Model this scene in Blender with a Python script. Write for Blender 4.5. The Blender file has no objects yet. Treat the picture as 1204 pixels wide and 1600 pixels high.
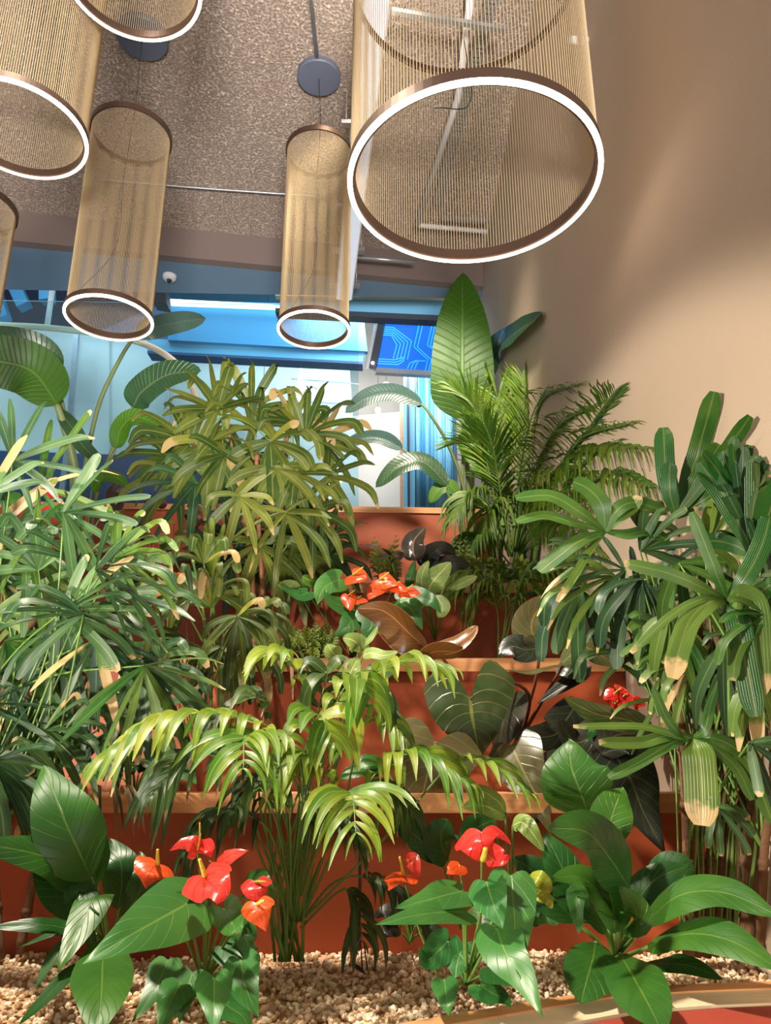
import bpy, bmesh, math, random
from mathutils import Vector, Matrix, noise

# ------------------------------------------------------------------ camera
R = math.radians
PITCH = R(17.0)
FPX = 1156.0                     # focal length in pixels of the 1204x1600 frame
CZ0 = 4.25
EYE = 1.30                       # eye height above the floor
C = bpy.context.scene.collection
sc = bpy.context.scene
cam_d = bpy.data.cameras.new('camera'); cam = bpy.data.objects.new('camera', cam_d); C.objects.link(cam)
cam_d.sensor_fit = 'VERTICAL'; cam_d.sensor_height = 36.0; cam_d.lens = 36.0 * FPX / 1600.0
cam_d.clip_start = 0.05; cam_d.clip_end = 100
cam.location = (0, 0, EYE); cam.rotation_euler = (math.pi/2 + PITCH, 0, 0)
sc.camera = cam

# ------------------------------------------------------------------ world, lights, exposure
sc.view_settings.view_transform = 'Standard'; sc.view_settings.look = 'None'
sc.view_settings.gamma = 1.0; sc.view_settings.use_curve_mapping = False
sc.view_settings.exposure = 0.0
w = bpy.data.worlds.new('world'); sc.world = w; w.use_nodes = True
bg = w.node_tree.nodes['Background']; bg.inputs[0].default_value = (1.0, 0.93, 0.86, 1); bg.inputs[1].default_value = 0.45

def light(name, kind, loc, target, energy, color, **kw):
    d = bpy.data.lights.new(name, kind); d.energy = energy; d.color = color
    for k, v in kw.items(): setattr(d, k, v)
    o = bpy.data.objects.new(name, d); C.objects.link(o); o.location = loc
    v = Vector(target) - Vector(loc); o.rotation_euler = v.to_track_quat('-Z', 'Y').to_euler()
    return o
# warm hall and track spots, then a fill added for the ceiling
light('hall_spot_light', 'SPOT', (-3.0, -1.0, EYE), (-3.0+math.sin(R(52)), -1.0+math.cos(R(52)), EYE-math.tan(R(5))), 820, (1.0, .89, .75), spot_size=R(36.6), spot_blend=.22, shadow_soft_size=.06)
light('track_spot_light', 'SPOT', (-1.0, 1.0, EYE+2.85), (-.28, 1.50, EYE-.1), 720, (1.0, .89, .72), spot_size=R(46), spot_blend=.7, shadow_soft_size=.10)
light('terrace_spot_light', 'SPOT', (.06, 1.8, EYE+2.85), (-.12, 4.0, EYE+.72), 500, (1.0, .88, .70), spot_size=R(54), spot_blend=.6, shadow_soft_size=.10)
light('ceiling_fill_light', 'SPOT', (.48, -2.6, EYE-1.0), (-1.1, 2.9, CZ0), 2700, (1.0, .93, .89), spot_size=R(42), spot_blend=.5, shadow_soft_size=.4)  # unseen low lamp behind the camera, added to brighten the ceiling
# cool daylight of the glazed room beyond, given by unseen added area lights
light('daylight_area', 'AREA', (-1.2, 4.45, EYE+3.9), (-1.2, 6.2, EYE+1.2), 44, (.56, .80, 1.0), shape='RECTANGLE', size=4.0, size_y=.9)
light('cool_room_area', 'AREA', (-4.4, 5.2, EYE+2.4), (-1.6, 5.4, EYE+1.2), 14, (.50, .84, 1.0), shape='RECTANGLE', size=1.5, size_y=1.5)

light('far_wall_fill', 'AREA', (.0, 5.2, EYE+3.6), (.1, 7.2, EYE+1.3), 60, (.9, .95, 1.0), shape='RECTANGLE', size=1.2, size_y=.6)  # unseen fill added to brighten the pale far wall

# ------------------------------------------------------------------ helpers
def P(px, py, Y):
    """point of the place seen at a photo pixel, at horizontal distance Y from the eye"""
    xc = (px-602)/FPX; yc = (800-py)/FPX
    yd = math.cos(PITCH) - yc*math.sin(PITCH); zd = math.sin(PITCH) + yc*math.cos(PITCH)
    s = Y/yd
    return Vector((xc*s, Y, EYE + zd*s))
def PZ(px, py, Z):
    xc = (px-602)/FPX; yc = (800-py)/FPX
    yd = math.cos(PITCH) - yc*math.sin(PITCH); zd = math.sin(PITCH) + yc*math.cos(PITCH)
    s = Z/zd
    return Vector((xc*s, yd*s, EYE+Z))
def pxm(p):                      # metres per photo pixel at a point
    zc = p.y*math.cos(PITCH) + (p.z-EYE)*math.sin(PITCH)
    return zc/FPX
EYEV = Vector((0, 0, EYE)); UP = Vector((0, 0, 1))

PLANTS = False
WX = 0.625                        # right wall plane
class MB:
    def __init__(s): s.v = []; s.f = []; s.uv = []; s.r = []; s.m = []; s.rnd = 0.5; s.mi = 0
    def face(s, idx, uvs=None):
        s.f.append(idx); s.uv.extend(uvs if uvs else [(0.5, 0.5)]*len(idx)); s.r.append(s.rnd); s.m.append(s.mi)
    def box(s, lo, hi):
        x0, y0, z0 = lo; x1, y1, z1 = hi
        s.hexa([(x0,y0,z0),(x1,y0,z0),(x1,y1,z0),(x0,y1,z0),(x0,y0,z1),(x1,y0,z1),(x1,y1,z1),(x0,y1,z1)])
    def hexa(s, p):
        b = len(s.v); s.v += [Vector(q) for q in p]
        for f in ((3,2,1,0),(4,5,6,7),(0,1,5,4),(1,2,6,5),(2,3,7,6),(3,0,4,7)): s.face([b+i for i in f])
    def beam(s, a, c, wd, ht, up=UP):
        """rectangular bar from a to c"""
        a = Vector(a); c = Vector(c); t = (c-a).normalized(); sd = t.cross(up).normalized(); n = sd.cross(t)
        q = []
        for e in (a, c):
            q.append([e - sd*wd/2 - n*ht/2, e + sd*wd/2 - n*ht/2, e + sd*wd/2 + n*ht/2, e - sd*wd/2 + n*ht/2])
        s.hexa([q[0][0], q[0][1], q[1][1], q[1][0], q[0][3], q[0][2], q[1][2], q[1][3]])
    def tube(s, pts, r0, r1=None, n=6, cap=True):
        if r1 is None: r1 = r0
        b = len(s.v); m = len(pts); pts = [Vector(p) for p in pts]
        prev = None
        for i, p in enumerate(pts):
            t = (pts[min(i+1, m-1)] - pts[max(i-1, 0)])
            t = t.normalized() if t.length > 1e-9 else UP
            if prev is None:
                a = t.cross(Vector((0.3, 0.9, 0.1))); a.normalize()
            else:
                a = (prev - t*prev.dot(t)); a.normalize()
            prev = a; c = t.cross(a); r = r0 + (r1-r0)*i/(m-1)
            for k in range(n):
                th = 2*math.pi*k/n
                s.v.append(p + a*(math.cos(th)*r) + c*(math.sin(th)*r))
        for i in range(m-1):
            for k in range(n):
                k2 = (k+1) % n; v0 = i/(m-1); v1 = (i+1)/(m-1)
                s.face([b+i*n+k, b+i*n+k2, b+(i+1)*n+k2, b+(i+1)*n+k], [(k/n, v0), ((k+1)/n, v0), ((k+1)/n, v1), (k/n, v1)])
        if cap:
            s.face([b+k for k in range(n)][::-1]); s.face([b+(m-1)*n+k for k in range(n)])
    def lathe(s, c, prof, n=32, closed=False):
        """prof: list of (radius, z)"""
        b = len(s.v); m = len(prof)
        for (r, z) in prof:
            for k in range(n):
                th = 2*math.pi*k/n; s.v.append(Vector((c[0]+r*math.cos(th), c[1]+r*math.sin(th), c[2]+z)))
        for i in range(m if closed else m-1):
            j = (i+1) % m
            for k in range(n):
                k2 = (k+1) % n; s.face([b+i*n+k, b+i*n+k2, b+j*n+k2, b+j*n+k])
    def ball(s, c, r, n=8, sz=1.0):
        s.lathe(c, [(max(r*math.sin(math.pi*i/n), 1e-4), -r*sz*math.cos(math.pi*i/n)) for i in range(n+1)], n=max(8, n+4))
    def build(s, name, mats, parent=None, smooth=True, org=None):
        if org is None:
            org = Vector((0, 0, 0))
            if parent is not None: org = Vector(parent['org'])
        if PLANTS:
            for v in s.v:
                if v.x > WX-.004: v.x = WX-.004-.002*random.random()
        me = bpy.data.meshes.new(name)
        me.from_pydata([tuple(v-org) for v in s.v], [], s.f)
        uvl = me.uv_layers.new(name='uv')
        flat = [c for u in s.uv for c in u]
        uvl.data.foreach_set('uv', flat)
        at = me.attributes.new('rnd', 'FLOAT', 'FACE'); at.data.foreach_set('value', s.r)
        if not isinstance(mats, (list, tuple)): mats = [mats]
        for m in mats: me.materials.append(m)
        me.polygons.foreach_set('material_index', s.m)
        me.polygons.foreach_set('use_smooth', [smooth]*len(s.f))
        me.update()
        o = bpy.data.objects.new(name, me); C.objects.link(o)
        if parent is not None:
            o.parent = parent; o['org'] = tuple(org)
        return o

def tag(o, label=None, cat=None, group=None, kind=None):
    if label: o['label'] = label
    if cat: o['category'] = cat
    if group: o['group'] = group
    if kind: o['kind'] = kind
    return o
def thing(name, loc, label, cat, group=None):
    o = bpy.data.objects.new(name, None); o.empty_display_size = .05; C.objects.link(o); o.location = loc
    o['org'] = tuple(loc)
    return tag(o, label, cat, group)
def single(name, mb, mats, label, cat, group=None, smooth=False, kind=None, base=None):
    """a thing that is one mesh, its origin at its own base"""
    if base is None:
        xs = [v.x for v in mb.v]; ys = [v.y for v in mb.v]; zs = [v.z for v in mb.v]
        base = Vector(((min(xs)+max(xs))/2, (min(ys)+max(ys))/2, min(zs)))
    o = mb.build(name, mats, None, smooth, org=base); o.location = base; o['org'] = tuple(base)
    return tag(o, label, cat, group, kind)
def struct(name, mb, mats, smooth=False):
    return tag(mb.build(name, mats, None, smooth), kind='structure')

# ------------------------------------------------------------------ materials
def srgb(r, g, b):
    f = lambda c: (c/255/12.92) if c/255 <= .04045 else ((c/255+.055)/1.055)**2.4
    return (f(r), f(g), f(b), 1)
class NT:
    def __init__(s, name):
        s.mat = bpy.data.materials.new(name); s.mat.use_nodes = True
        s.t = s.mat.node_tree; s.n = s.t.nodes; s.l = s.t.links
        s.b = s.n['Principled BSDF']; s.out = s.n['Material Output']
    def node(s, k, **kw):
        o = s.n.new(k)
        for a, v in kw.items(): setattr(o, a, v)
        return o
    def put(s, sock, v):
        if isinstance(v, bpy.types.NodeSocket): s.l.new(v, sock)
        elif v is not None: sock.default_value = v
    def math(s, op, a, b=None, c=None, clamp=False):
        o = s.node('ShaderNodeMath', operation=op, use_clamp=clamp)
        s.put(o.inputs[0], a)
        if b is not None: s.put(o.inputs[1], b)
        if c is not None: s.put(o.inputs[2], c)
        return o.outputs[0]
    def step(s, x, a, b):
        o = s.node('ShaderNodeMapRange', interpolation_type='SMOOTHSTEP')
        s.put(o.inputs[0], x); o.inputs[1].default_value = a; o.inputs[2].default_value = b
        return o.outputs[0]
    def mix(s, f, a, b, blend='MIX'):
        o = s.node('ShaderNodeMix', data_type='RGBA', blend_type=blend)
        s.put(o.inputs[0], f); s.put(o.inputs[6], a); s.put(o.inputs[7], b)
        return o.outputs[2]
    def noise(s, scale, detail=3, coord=None, rough=.5):
        o = s.node('ShaderNodeTexNoise'); o.inputs['Scale'].default_value = scale; o.inputs['Detail'].default_value = detail
        o.inputs['Roughness'].default_value = rough
        if coord: s.l.new(coord, o.inputs['Vector'])
        return o.outputs[0]
    def obj(s): return s.node('ShaderNodeTexCoord').outputs['Object']
    def bump(s, h, strength=.3, dist=.01):
        o = s.node('ShaderNodeBump'); o.inputs['Strength'].default_value = strength; o.inputs['Distance'].default_value = dist
        s.l.new(h, o.inputs['Height']); s.l.new(o.outputs[0], s.b.inputs['Normal']); return o.outputs[0]
def plain(name, col, rough=.5, metal=0, vary=.0, scale=20, bump=0):
    t = NT(name); t.b.inputs['Roughness'].default_value = rough; t.b.inputs['Metallic'].default_value = metal
    n = t.noise(scale, 4, t.obj())
    c2 = tuple(c*(1-vary) for c in col[:3])+(1,)
    t.put(t.b.inputs['Base Color'], t.mix(n, col, c2))
    if bump: t.bump(n, bump, .004)
    return t.mat
def glow(name, col, strength):
    t = NT(name); t.b.inputs['Base Color'].default_value = col
    t.b.inputs['Emission Color'].default_value = col; t.b.inputs['Emission Strength'].default_value = strength
    return t.mat

def leafmat(name, base, alt, vein, nv=9, slope=3.0, vein_w=.80, vein_amt=.5, mid=.05, rough=.35, lng=0, tip=None, tip_at=.93,
            trans=.25, blotch=None, blotch_amt=0.0, edge=None, bumpv=.25, back=None):
    t = NT(name)
    uv = t.node('ShaderNodeUVMap'); uv.uv_map = 'uv'
    sp = t.node('ShaderNodeSeparateXYZ'); t.l.new(uv.outputs[0], sp.inputs[0])
    u, v = sp.outputs[0], sp.outputs[1]
    w_ = t.math('ABSOLUTE', t.math('SUBTRACT', t.math('MULTIPLY', u, 2.0), 1.0))
    at = t.node('ShaderNodeAttribute'); at.attribute_name = 'rnd'; rn = at.outputs['Fac']
    oc = t.obj()
    n1 = t.noise(14, 3, oc); n2 = t.noise(60, 3, oc)
    f = t.math('ADD', t.math('MULTIPLY', rn, .7), t.math('MULTIPLY', t.math('SUBTRACT', n1, .5), 1.0))
    col = t.mix(t.math('ADD', f, 0.0, clamp=True), base, alt)
    if lng: ph = t.math('FRACT', t.math('MULTIPLY', w_, float(lng)))
    else: ph = t.math('FRACT', t.math('SUBTRACT', t.math('MULTIPLY', v, float(nv)), t.math('MULTIPLY', t.math('POWER', w_, .8), slope)))
    tri = t.math('MULTIPLY', t.math('ABSOLUTE', t.math('SUBTRACT', ph, .5)), 2.0)
    vm = t.step(tri, vein_w, 1.0)
    mm = t.math('SUBTRACT', 1.0, t.step(w_, mid*.5, mid))
    if blotch:
        # pale feathering between the veins
        bm = t.math('MULTIPLY', t.step(t.math('ADD', t.math('SUBTRACT', 1.0, tri), t.math('MULTIPLY', t.math('SUBTRACT', n2, .5), .9)), .35, .6), blotch_amt)
        col = t.mix(bm, col, blotch)
    col = t.mix(t.math('MULTIPLY', vm, vein_amt), col, vein)
    col = t.mix(t.math('MULTIPLY', mm, min(1, vein_amt*1.6)), col, vein)
    if edge: col = t.mix(t.step(w_, .93, 1.0), col, edge)
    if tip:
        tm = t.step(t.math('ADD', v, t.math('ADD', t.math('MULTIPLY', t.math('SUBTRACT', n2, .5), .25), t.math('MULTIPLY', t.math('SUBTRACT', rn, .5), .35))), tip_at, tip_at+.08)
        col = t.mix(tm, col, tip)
    if back:
        g = t.node('ShaderNodeNewGeometry'); col = t.mix(g.outputs['Backfacing'], col, back)
    t.put(t.b.inputs['Base Color'], col); t.b.inputs['Roughness'].default_value = rough
    t.b.inputs['Specular IOR Level'].default_value = .5
    h = t.math('SUBTRACT', t.math('MULTIPLY', n1, .6), t.math('MULTIPLY', t.math('MAXIMUM', vm, mm), .8))
    nb = t.bump(h, bumpv, .004)
    tr = t.node('ShaderNodeBsdfTranslucent'); 
    t.put(tr.inputs[0], t.mix(.55, col, (.55, .75, .05, 1), 'MULTIPLY') if False else col)
    ms = t.node('ShaderNodeMixShader'); ms.inputs[0].default_value = trans
    t.l.new(t.b.outputs[0], ms.inputs[1]); t.l.new(tr.outputs[0], ms.inputs[2]); t.l.new(ms.outputs[0], t.out.inputs[0])
    return t.mat

M = {}
M['anth'] = leafmat('anthurium_leaf', srgb(44,108,50), srgb(86,142,56), srgb(150,188,90), nv=6, slope=2.2, vein_w=.9, vein_amt=.20, rough=.36, trans=.18)
M['spath'] = leafmat('peace_lily_leaf', srgb(26,80,26), srgb(74,124,36), srgb(150,180,84), nv=9, slope=2.6, vein_w=.86, vein_amt=.15, rough=.38, trans=.18, bumpv=.5)
M['philo'] = leafmat('philodendron_leaf', srgb(52,70,32), srgb(106,92,62), srgb(150,150,80), nv=8, slope=2.4, vein_w=.86, vein_amt=.3, rough=.3, trans=.10, back=srgb(120,62,30))
M['philor'] = leafmat('philodendron_bronze_leaf', srgb(98,62,24), srgb(122,84,34), srgb(190,120,80), nv=8, slope=2.4, vein_w=.9, vein_amt=.35, rough=.3, trans=.12, edge=srgb(180,120,80))
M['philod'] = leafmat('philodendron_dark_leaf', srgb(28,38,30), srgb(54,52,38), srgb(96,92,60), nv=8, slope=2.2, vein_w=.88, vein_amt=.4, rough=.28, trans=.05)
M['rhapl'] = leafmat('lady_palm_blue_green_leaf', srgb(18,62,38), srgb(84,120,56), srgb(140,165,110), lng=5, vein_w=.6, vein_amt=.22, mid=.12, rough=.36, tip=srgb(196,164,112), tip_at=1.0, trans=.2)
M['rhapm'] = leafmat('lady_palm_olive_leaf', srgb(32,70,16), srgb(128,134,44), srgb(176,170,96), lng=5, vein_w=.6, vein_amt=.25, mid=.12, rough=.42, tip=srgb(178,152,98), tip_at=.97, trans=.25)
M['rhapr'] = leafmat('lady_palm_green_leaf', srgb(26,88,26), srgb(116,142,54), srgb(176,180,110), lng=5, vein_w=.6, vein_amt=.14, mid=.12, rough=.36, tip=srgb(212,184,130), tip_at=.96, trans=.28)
M['parlor'] = leafmat('parlor_palm_leaf', srgb(66,120,26), srgb(176,180,56), srgb(190,200,90), lng=4, vein_w=.7, vein_amt=.25, mid=.14, rough=.34, tip=srgb(180,170,80), tip_at=1.02, trans=.28)
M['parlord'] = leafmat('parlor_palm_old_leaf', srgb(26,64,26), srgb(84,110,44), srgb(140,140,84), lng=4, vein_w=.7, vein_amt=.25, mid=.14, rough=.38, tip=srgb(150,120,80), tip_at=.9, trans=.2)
M['areca'] = leafmat('areca_palm_leaf', srgb(46,104,16), srgb(140,164,40), srgb(180,190,90), lng=3, vein_w=.7, vein_amt=.2, mid=.16, rough=.4, tip=srgb(190,150,90), tip_at=1.0, trans=.28)
M['strel'] = leafmat('bird_of_paradise_leaf', srgb(74,130,26), srgb(110,160,36), srgb(160,190,80), nv=22, slope=2.0, vein_w=.7, vein_amt=.25, mid=.07, rough=.42, trans=.35, bumpv=.6)
M['strelb'] = leafmat('bird_of_paradise_bright_leaf', srgb(52,96,16), srgb(66,112,22), srgb(110,148,52), nv=22, slope=2.0, vein_w=.7, vein_amt=.25, mid=.07, rough=.45, trans=.4, bumpv=.6)
M['strelg'] = leafmat('bird_of_paradise_greyish_leaf', srgb(52,88,80), srgb(84,112,98), srgb(120,146,124), nv=22, slope=2.0, vein_w=.7, vein_amt=.25, mid=.07, rough=.35, trans=.3, bumpv=.6)
M['streld'] = leafmat('bird_of_paradise_shaded_leaf', srgb(30,62,34), srgb(52,92,54), srgb(130,150,110), nv=22, slope=2.0, vein_w=.7, vein_amt=.25, mid=.07, rough=.32, trans=.10, bumpv=.7)  # darker copy of the leaf, backlit shade put into its colour
M['aglao'] = leafmat('aglaonema_leaf', srgb(66,118,44), srgb(92,140,52), srgb(206,216,140), nv=8, slope=2.4, vein_w=.7, vein_amt=.75, mid=.08, rough=.38, trans=.22, blotch=srgb(176,194,104), blotch_amt=.65)
M['calath'] = leafmat('begonia_dark_leaf', srgb(52,22,20), srgb(92,44,36), srgb(60,40,30), nv=6, slope=2, vein_amt=.3, rough=.4, trans=.08, edge=srgb(150,130,90))
M['alocas'] = leafmat('alocasia_leaf', srgb(70,66,56), srgb(96,90,74), srgb(196,160,120), nv=5, slope=2.2, vein_w=.86, vein_amt=.7, mid=.09, rough=.18, trans=.05, edge=srgb(160,150,130), bumpv=.8)
M['fern'] = leafmat('fern_leaf', srgb(96,122,34), srgb(140,150,50), srgb(150,160,70), lng=2, vein_amt=.2, rough=.5, trans=.25)
M['spathe'] = leafmat('red_spathe', srgb(232,48,44), srgb(238,84,66), srgb(200,30,40), nv=5, slope=2.0, vein_w=.88, vein_amt=.35, mid=.05, rough=.25, trans=.22, bumpv=.7)
M['spatheo'] = leafmat('orange_red_spathe', srgb(238,84,30), srgb(244,104,48), srgb(210,60,20), nv=5, slope=2.0, vein_w=.88, vein_amt=.3, mid=.05, rough=.28, trans=.25, bumpv=.7)
M['spadix'] = plain('spadix_yellow', srgb(222,196,70), .5, vary=.25, scale=200, bump=.6)
M['stem'] = plain('green_stem', srgb(112,150,66), .45, vary=.35, scale=12)
M['stemd'] = plain('dark_stem', srgb(62,72,40), .5, vary=.35, scale=12)
M['stemr'] = plain('reddish_stem', srgb(132,84,58), .5, vary=.35, scale=12)
M['strelstem'] = plain('bird_of_paradise_stem', srgb(122,138,84), .45, vary=.4, scale=8)
M['cane'] = plain('fibrous_cane', srgb(128,92,62), .85, vary=.55, scale=60, bump=.8)
M['canem'] = plain('reddish_cane', srgb(160,104,70), .8, vary=.45, scale=60, bump=.8)
M['dry'] = plain('dry_leaf', srgb(186,146,112), .8, vary=.35, scale=30)

def terracotta():
    t = NT('terracotta_panel'); oc = t.obj()
    a = t.noise(2.2, 5, oc); b = t.noise(90, 3, oc)
    c = t.mix(a, srgb(176,84,42), srgb(150,62,32)); c = t.mix(t.math('MULTIPLY', t.step(t.noise(5, 6, oc, .7), .55, .8), .3), c, srgb(164,92,66))
    t.put(t.b.inputs['Base Color'], c); t.b.inputs['Roughness'].default_value = .55; t.bump(b, .15, .002); return t.mat
def wood(name, c1, c2, sx=3):
    t = NT(name); mp = t.node('ShaderNodeMapping'); mp.inputs['Scale'].default_value = (sx, 60, 60); t.l.new(t.obj(), mp.inputs[0])
    n = t.noise(1.0, 5, mp.outputs[0], .6)
    t.put(t.b.inputs['Base Color'], t.mix(t.step(n, .3, .7), c1, c2)); t.b.inputs['Roughness'].default_value = .42; t.bump(n, .1, .002); return t.mat
def plaster():
    t = NT('beige_wall_plaster'); oc = t.obj()
    c = t.mix(t.noise(1.3, 5, oc, .6), srgb(204,183,160), srgb(190,169,146))
    t.put(t.b.inputs['Base Color'], c); t.b.inputs['Roughness'].default_value = .8; t.bump(t.noise(120, 4, oc), .12, .003); return t.mat
def acoustic():
    t = NT('sprayed_acoustic_ceiling'); oc = t.obj()
    v = t.node('ShaderNodeTexVoronoi'); v.inputs['Scale'].default_value = 95; t.l.new(oc, v.inputs['Vector'])
    n = t.noise(85, 5, oc, .7); n3 = t.noise(1.2, 3, oc)
    f = t.step(t.math('ADD', t.math('MULTIPLY', n, .9), t.math('MULTIPLY', v.outputs[0], .25)), .38, .72)
    c = t.mix(f, srgb(162,140,124), srgb(240,222,206)); c = t.mix(t.math('MULTIPLY', n3, .4), c, srgb(190,160,136))
    t.put(t.b.inputs['Base Color'], c); t.b.inputs['Roughness'].default_value = .95; t.bump(f, 1.0, .012); return t.mat
def gravelmat():
    t = NT('pale_pebble'); at = t.node('ShaderNodeAttribute'); at.attribute_name = 'rnd'
    cr = t.node('ShaderNodeValToRGB'); t.l.new(at.outputs['Fac'], cr.inputs[0])
    e = cr.color_ramp.elements; e[0].color = srgb(176,134,98); e[1].color = srgb(252,238,214)
    m_ = cr.color_ramp.elements.new(.35); m_.color = srgb(234,204,166)
    t.put(t.b.inputs['Base Color'], cr.outputs[0]); t.b.inputs['Roughness'].default_value = .8; return t.mat
def soilmat():
    t = NT('dark_potting_soil'); oc = t.obj(); n = t.noise(70, 6, oc, .7)
    t.put(t.b.inputs['Base Color'], t.mix(n, srgb(34,24,18), srgb(84,62,44))); t.b.inputs['Roughness'].default_value = 1; t.bump(n, 1, .02); return t.mat
M['terra'] = terracotta(); M['wood'] = wood('pale_wood_rim', srgb(222,164,112), srgb(204,140,90))
M['plywood'] = wood('plywood_edge', srgb(244,222,190), srgb(232,204,166)); M['plaster'] = plaster(); M['ceil'] = acoustic()
M['gravel'] = gravelmat(); M['soil'] = soilmat()
M['greyline'] = plain('grey_shadow_gap', srgb(96,92,104), .5); M['redpanel'] = plain('red_bench_panel', srgb(170,70,56), .5, vary=.15)
M['floor'] = plain('grey_floor', srgb(120,112,104), .4, vary=.2, scale=4)
M['deep'] = plain('deep_navy_panel', srgb(26,38,62), .5, vary=.15, scale=3)
M['bulk'] = plain('brown_bulkhead_paint', srgb(120,106,100), .7, vary=.1, scale=3)
M['soffit'] = plain('blue_soffit_paint', srgb(112,140,166), .6, vary=.1, scale=3)
M['navy'] = plain('navy_panel', srgb(52,72,108), .5, vary=.15, scale=3)
M['bluep'] = plain('sky_blue_panel', srgb(58,140,184), .4, vary=.08, scale=2)
M['bluep2'] = plain('pale_blue_panel', srgb(112,176,206), .4, vary=.1, scale=2)
M['whitep'] = plain('white_glass_panel', srgb(212,214,206), .25, vary=.12, scale=1.5)
M['warmp'] = plain('warm_white_wall', srgb(232,222,206), .5, vary=.1, scale=2)
M['dark'] = plain('dark_metal', srgb(52,56,64), .4, .3, vary=.2)
M['bronze'] = plain('bronze_ring_metal', srgb(92,72,60), .4, .6, vary=.2)
M['steel'] = plain('galvanised_steel', srgb(196,198,200), .35, .7, vary=.25, scale=30)
M['white'] = plain('white_enamel', srgb(232,232,234), .35, vary=.05)
M['canopy'] = plain('grey_blue_canopy', srgb(96,104,122), .5, vary=.1)
M['cable'] = plain('black_cable', srgb(40,36,34), .6)
M['led'] = glow('warm_led', (1.0, .78, .60, 1), 11)
M['barsheen'] = glow('cool_white_sheen_glow', (.78, .86, 1.0, 1), .42)  # faint glow standing in for bluish light reflected by the bar
M['ledup'] = glow('warm_led_glow', (1.0, .80, .54, 1), 12)
M['bulb'] = glow('white_bulb', (1.0, .93, .85, 1), 9)
M['cove'] = glow('cove_light', (.80, .94, 1.0, 1), 1.8)
def thread():
    t = NT('gold_thread'); t.b.inputs['Base Color'].default_value = srgb(222,204,168); t.b.inputs['Roughness'].default_value = .5
    tr = t.node('ShaderNodeBsdfTranslucent'); tr.inputs[0].default_value = srgb(222,200,152)
    ms = t.node('ShaderNodeMixShader'); ms.inputs[0].default_value = .5
    t.l.new(t.b.outputs[0], ms.inputs[1]); t.l.new(tr.outputs[0], ms.inputs[2]); t.l.new(ms.outputs[0], t.out.inputs[0]); return t.mat
M['thread'] = thread()
def glass():
    t = NT('tinted_glass'); n = t.n; n.remove(t.b)
    a = t.node('ShaderNodeBsdfTransparent'); a.inputs[0].default_value = (.80, .93, .97, 1)
    g = t.node('ShaderNodeBsdfGlossy'); g.inputs[0].default_value = (.8, .95, 1, 1); g.inputs['Roughness'].default_value = .03
    f = t.node('ShaderNodeFresnel'); f.inputs[0].default_value = 1.45
    ms = t.node('ShaderNodeMixShader'); t.l.new(f.outputs[0], ms.inputs[0]); t.l.new(a.outputs[0], ms.inputs[1]); t.l.new(g.outputs[0], ms.inputs[2])
    t.l.new(ms.outputs[0], t.out.inputs[0]); return t.mat
M['glass'] = glass()
def screenmat():
    t = NT('blue_screen'); t.b.inputs['Base Color'].default_value = (.0, .05, .3, 1)
    t.b.inputs['Emission Color'].default_value = srgb(20,112,226); t.b.inputs['Emission Strength'].default_value = .95; return t.mat
M['screen'] = screenmat()
M['screenline'] = glow('screen_circuit_lines', srgb(50,172,246), 1.0)
# ------------------------------------------------------------------ the room
CZ = EYE + 2.95                   # ceiling height
BED = EYE - .36
m = MB(); m.box((-6, -4, -.1), (4, 9, 0)); struct('floor', m, M['floor'])
m = MB(); m.hexa([(-4.5,-3,CZ),(WX+.1,-3,CZ),(WX+.1,4.10,CZ),(-4.5,3.27,CZ),(-4.5,-3,CZ+.15),(WX+.1,-3,CZ+.15),(WX+.1,4.10,CZ+.15),(-4.5,3.27,CZ+.15)])
struct('ceiling', m, M['ceil'])
m = MB(); m.box((WX, -.6, 0), (WX+.15, 6.35, CZ+.1)); struct('wall_right', m, M['plaster'])
# bulkhead under the ceiling edge, turned with the building grid
def gy(x): return 3.98 + (x+.0)*.163
def strip(x0, x1, dy0, dy1, z0, z1):
    return [(x0,gy(x0)+dy0,z0),(x1,gy(x1)+dy0,z0),(x1,gy(x1)+dy1,z0),(x0,gy(x0)+dy1,z0),(x0,gy(x0)+dy0,z1),(x1,gy(x1)+dy0,z1),(x1,gy(x1)+dy1,z1),(x0,gy(x0)+dy1,z1)]
m = MB(); m.hexa(strip(-4.5, WX, 0, .06, CZ-.20, CZ+.1)); struct('trim_1', m, M['bulk'])
m = MB(); z0, z1 = CZ-.20, CZ+.1
m.hexa([(x, y, z) for z in (z0, z1) for (x, y) in ((-4.5, gy(-4.5)+.06), (WX, gy(WX)+.06), (WX, 4.22), (-4.5, 4.05))]); struct('trim_2', m, M['soffit'])
# far room: ceiling, back wall, floor
m = MB(); m.box((-5, 4.6, CZ+1.9), (WX+.15, 8.2, CZ+2.0)); struct('trim_3', m, M['bluep'])
m = MB(); m.box((-5, 7.9, 0), (WX+.9, 8.0, CZ+1.9)); struct('wall_back', m, M['warmp'])
m = MB(); m.box((-5.0, 4.2, 0), (-4.9, 7.9, CZ+1.9)); struct('wall_left', m, M['bluep2'])

def slab(pix, ys, th=.03, back=None):
    """a flat panel whose four corners are seen at pixels (ccw from lower left), at distances ys, th deep"""
    if not isinstance(ys, (list, tuple)): ys = [ys]*4
    a = [P(p[0], p[1], y) for p, y in zip(pix, ys)]
    b = [q + Vector((0, th, 0)) for q in a]
    mb = MB(); mb.hexa([a[0], a[1], b[1], b[0], a[3], a[2], b[2], b[3]]); return mb

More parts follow.
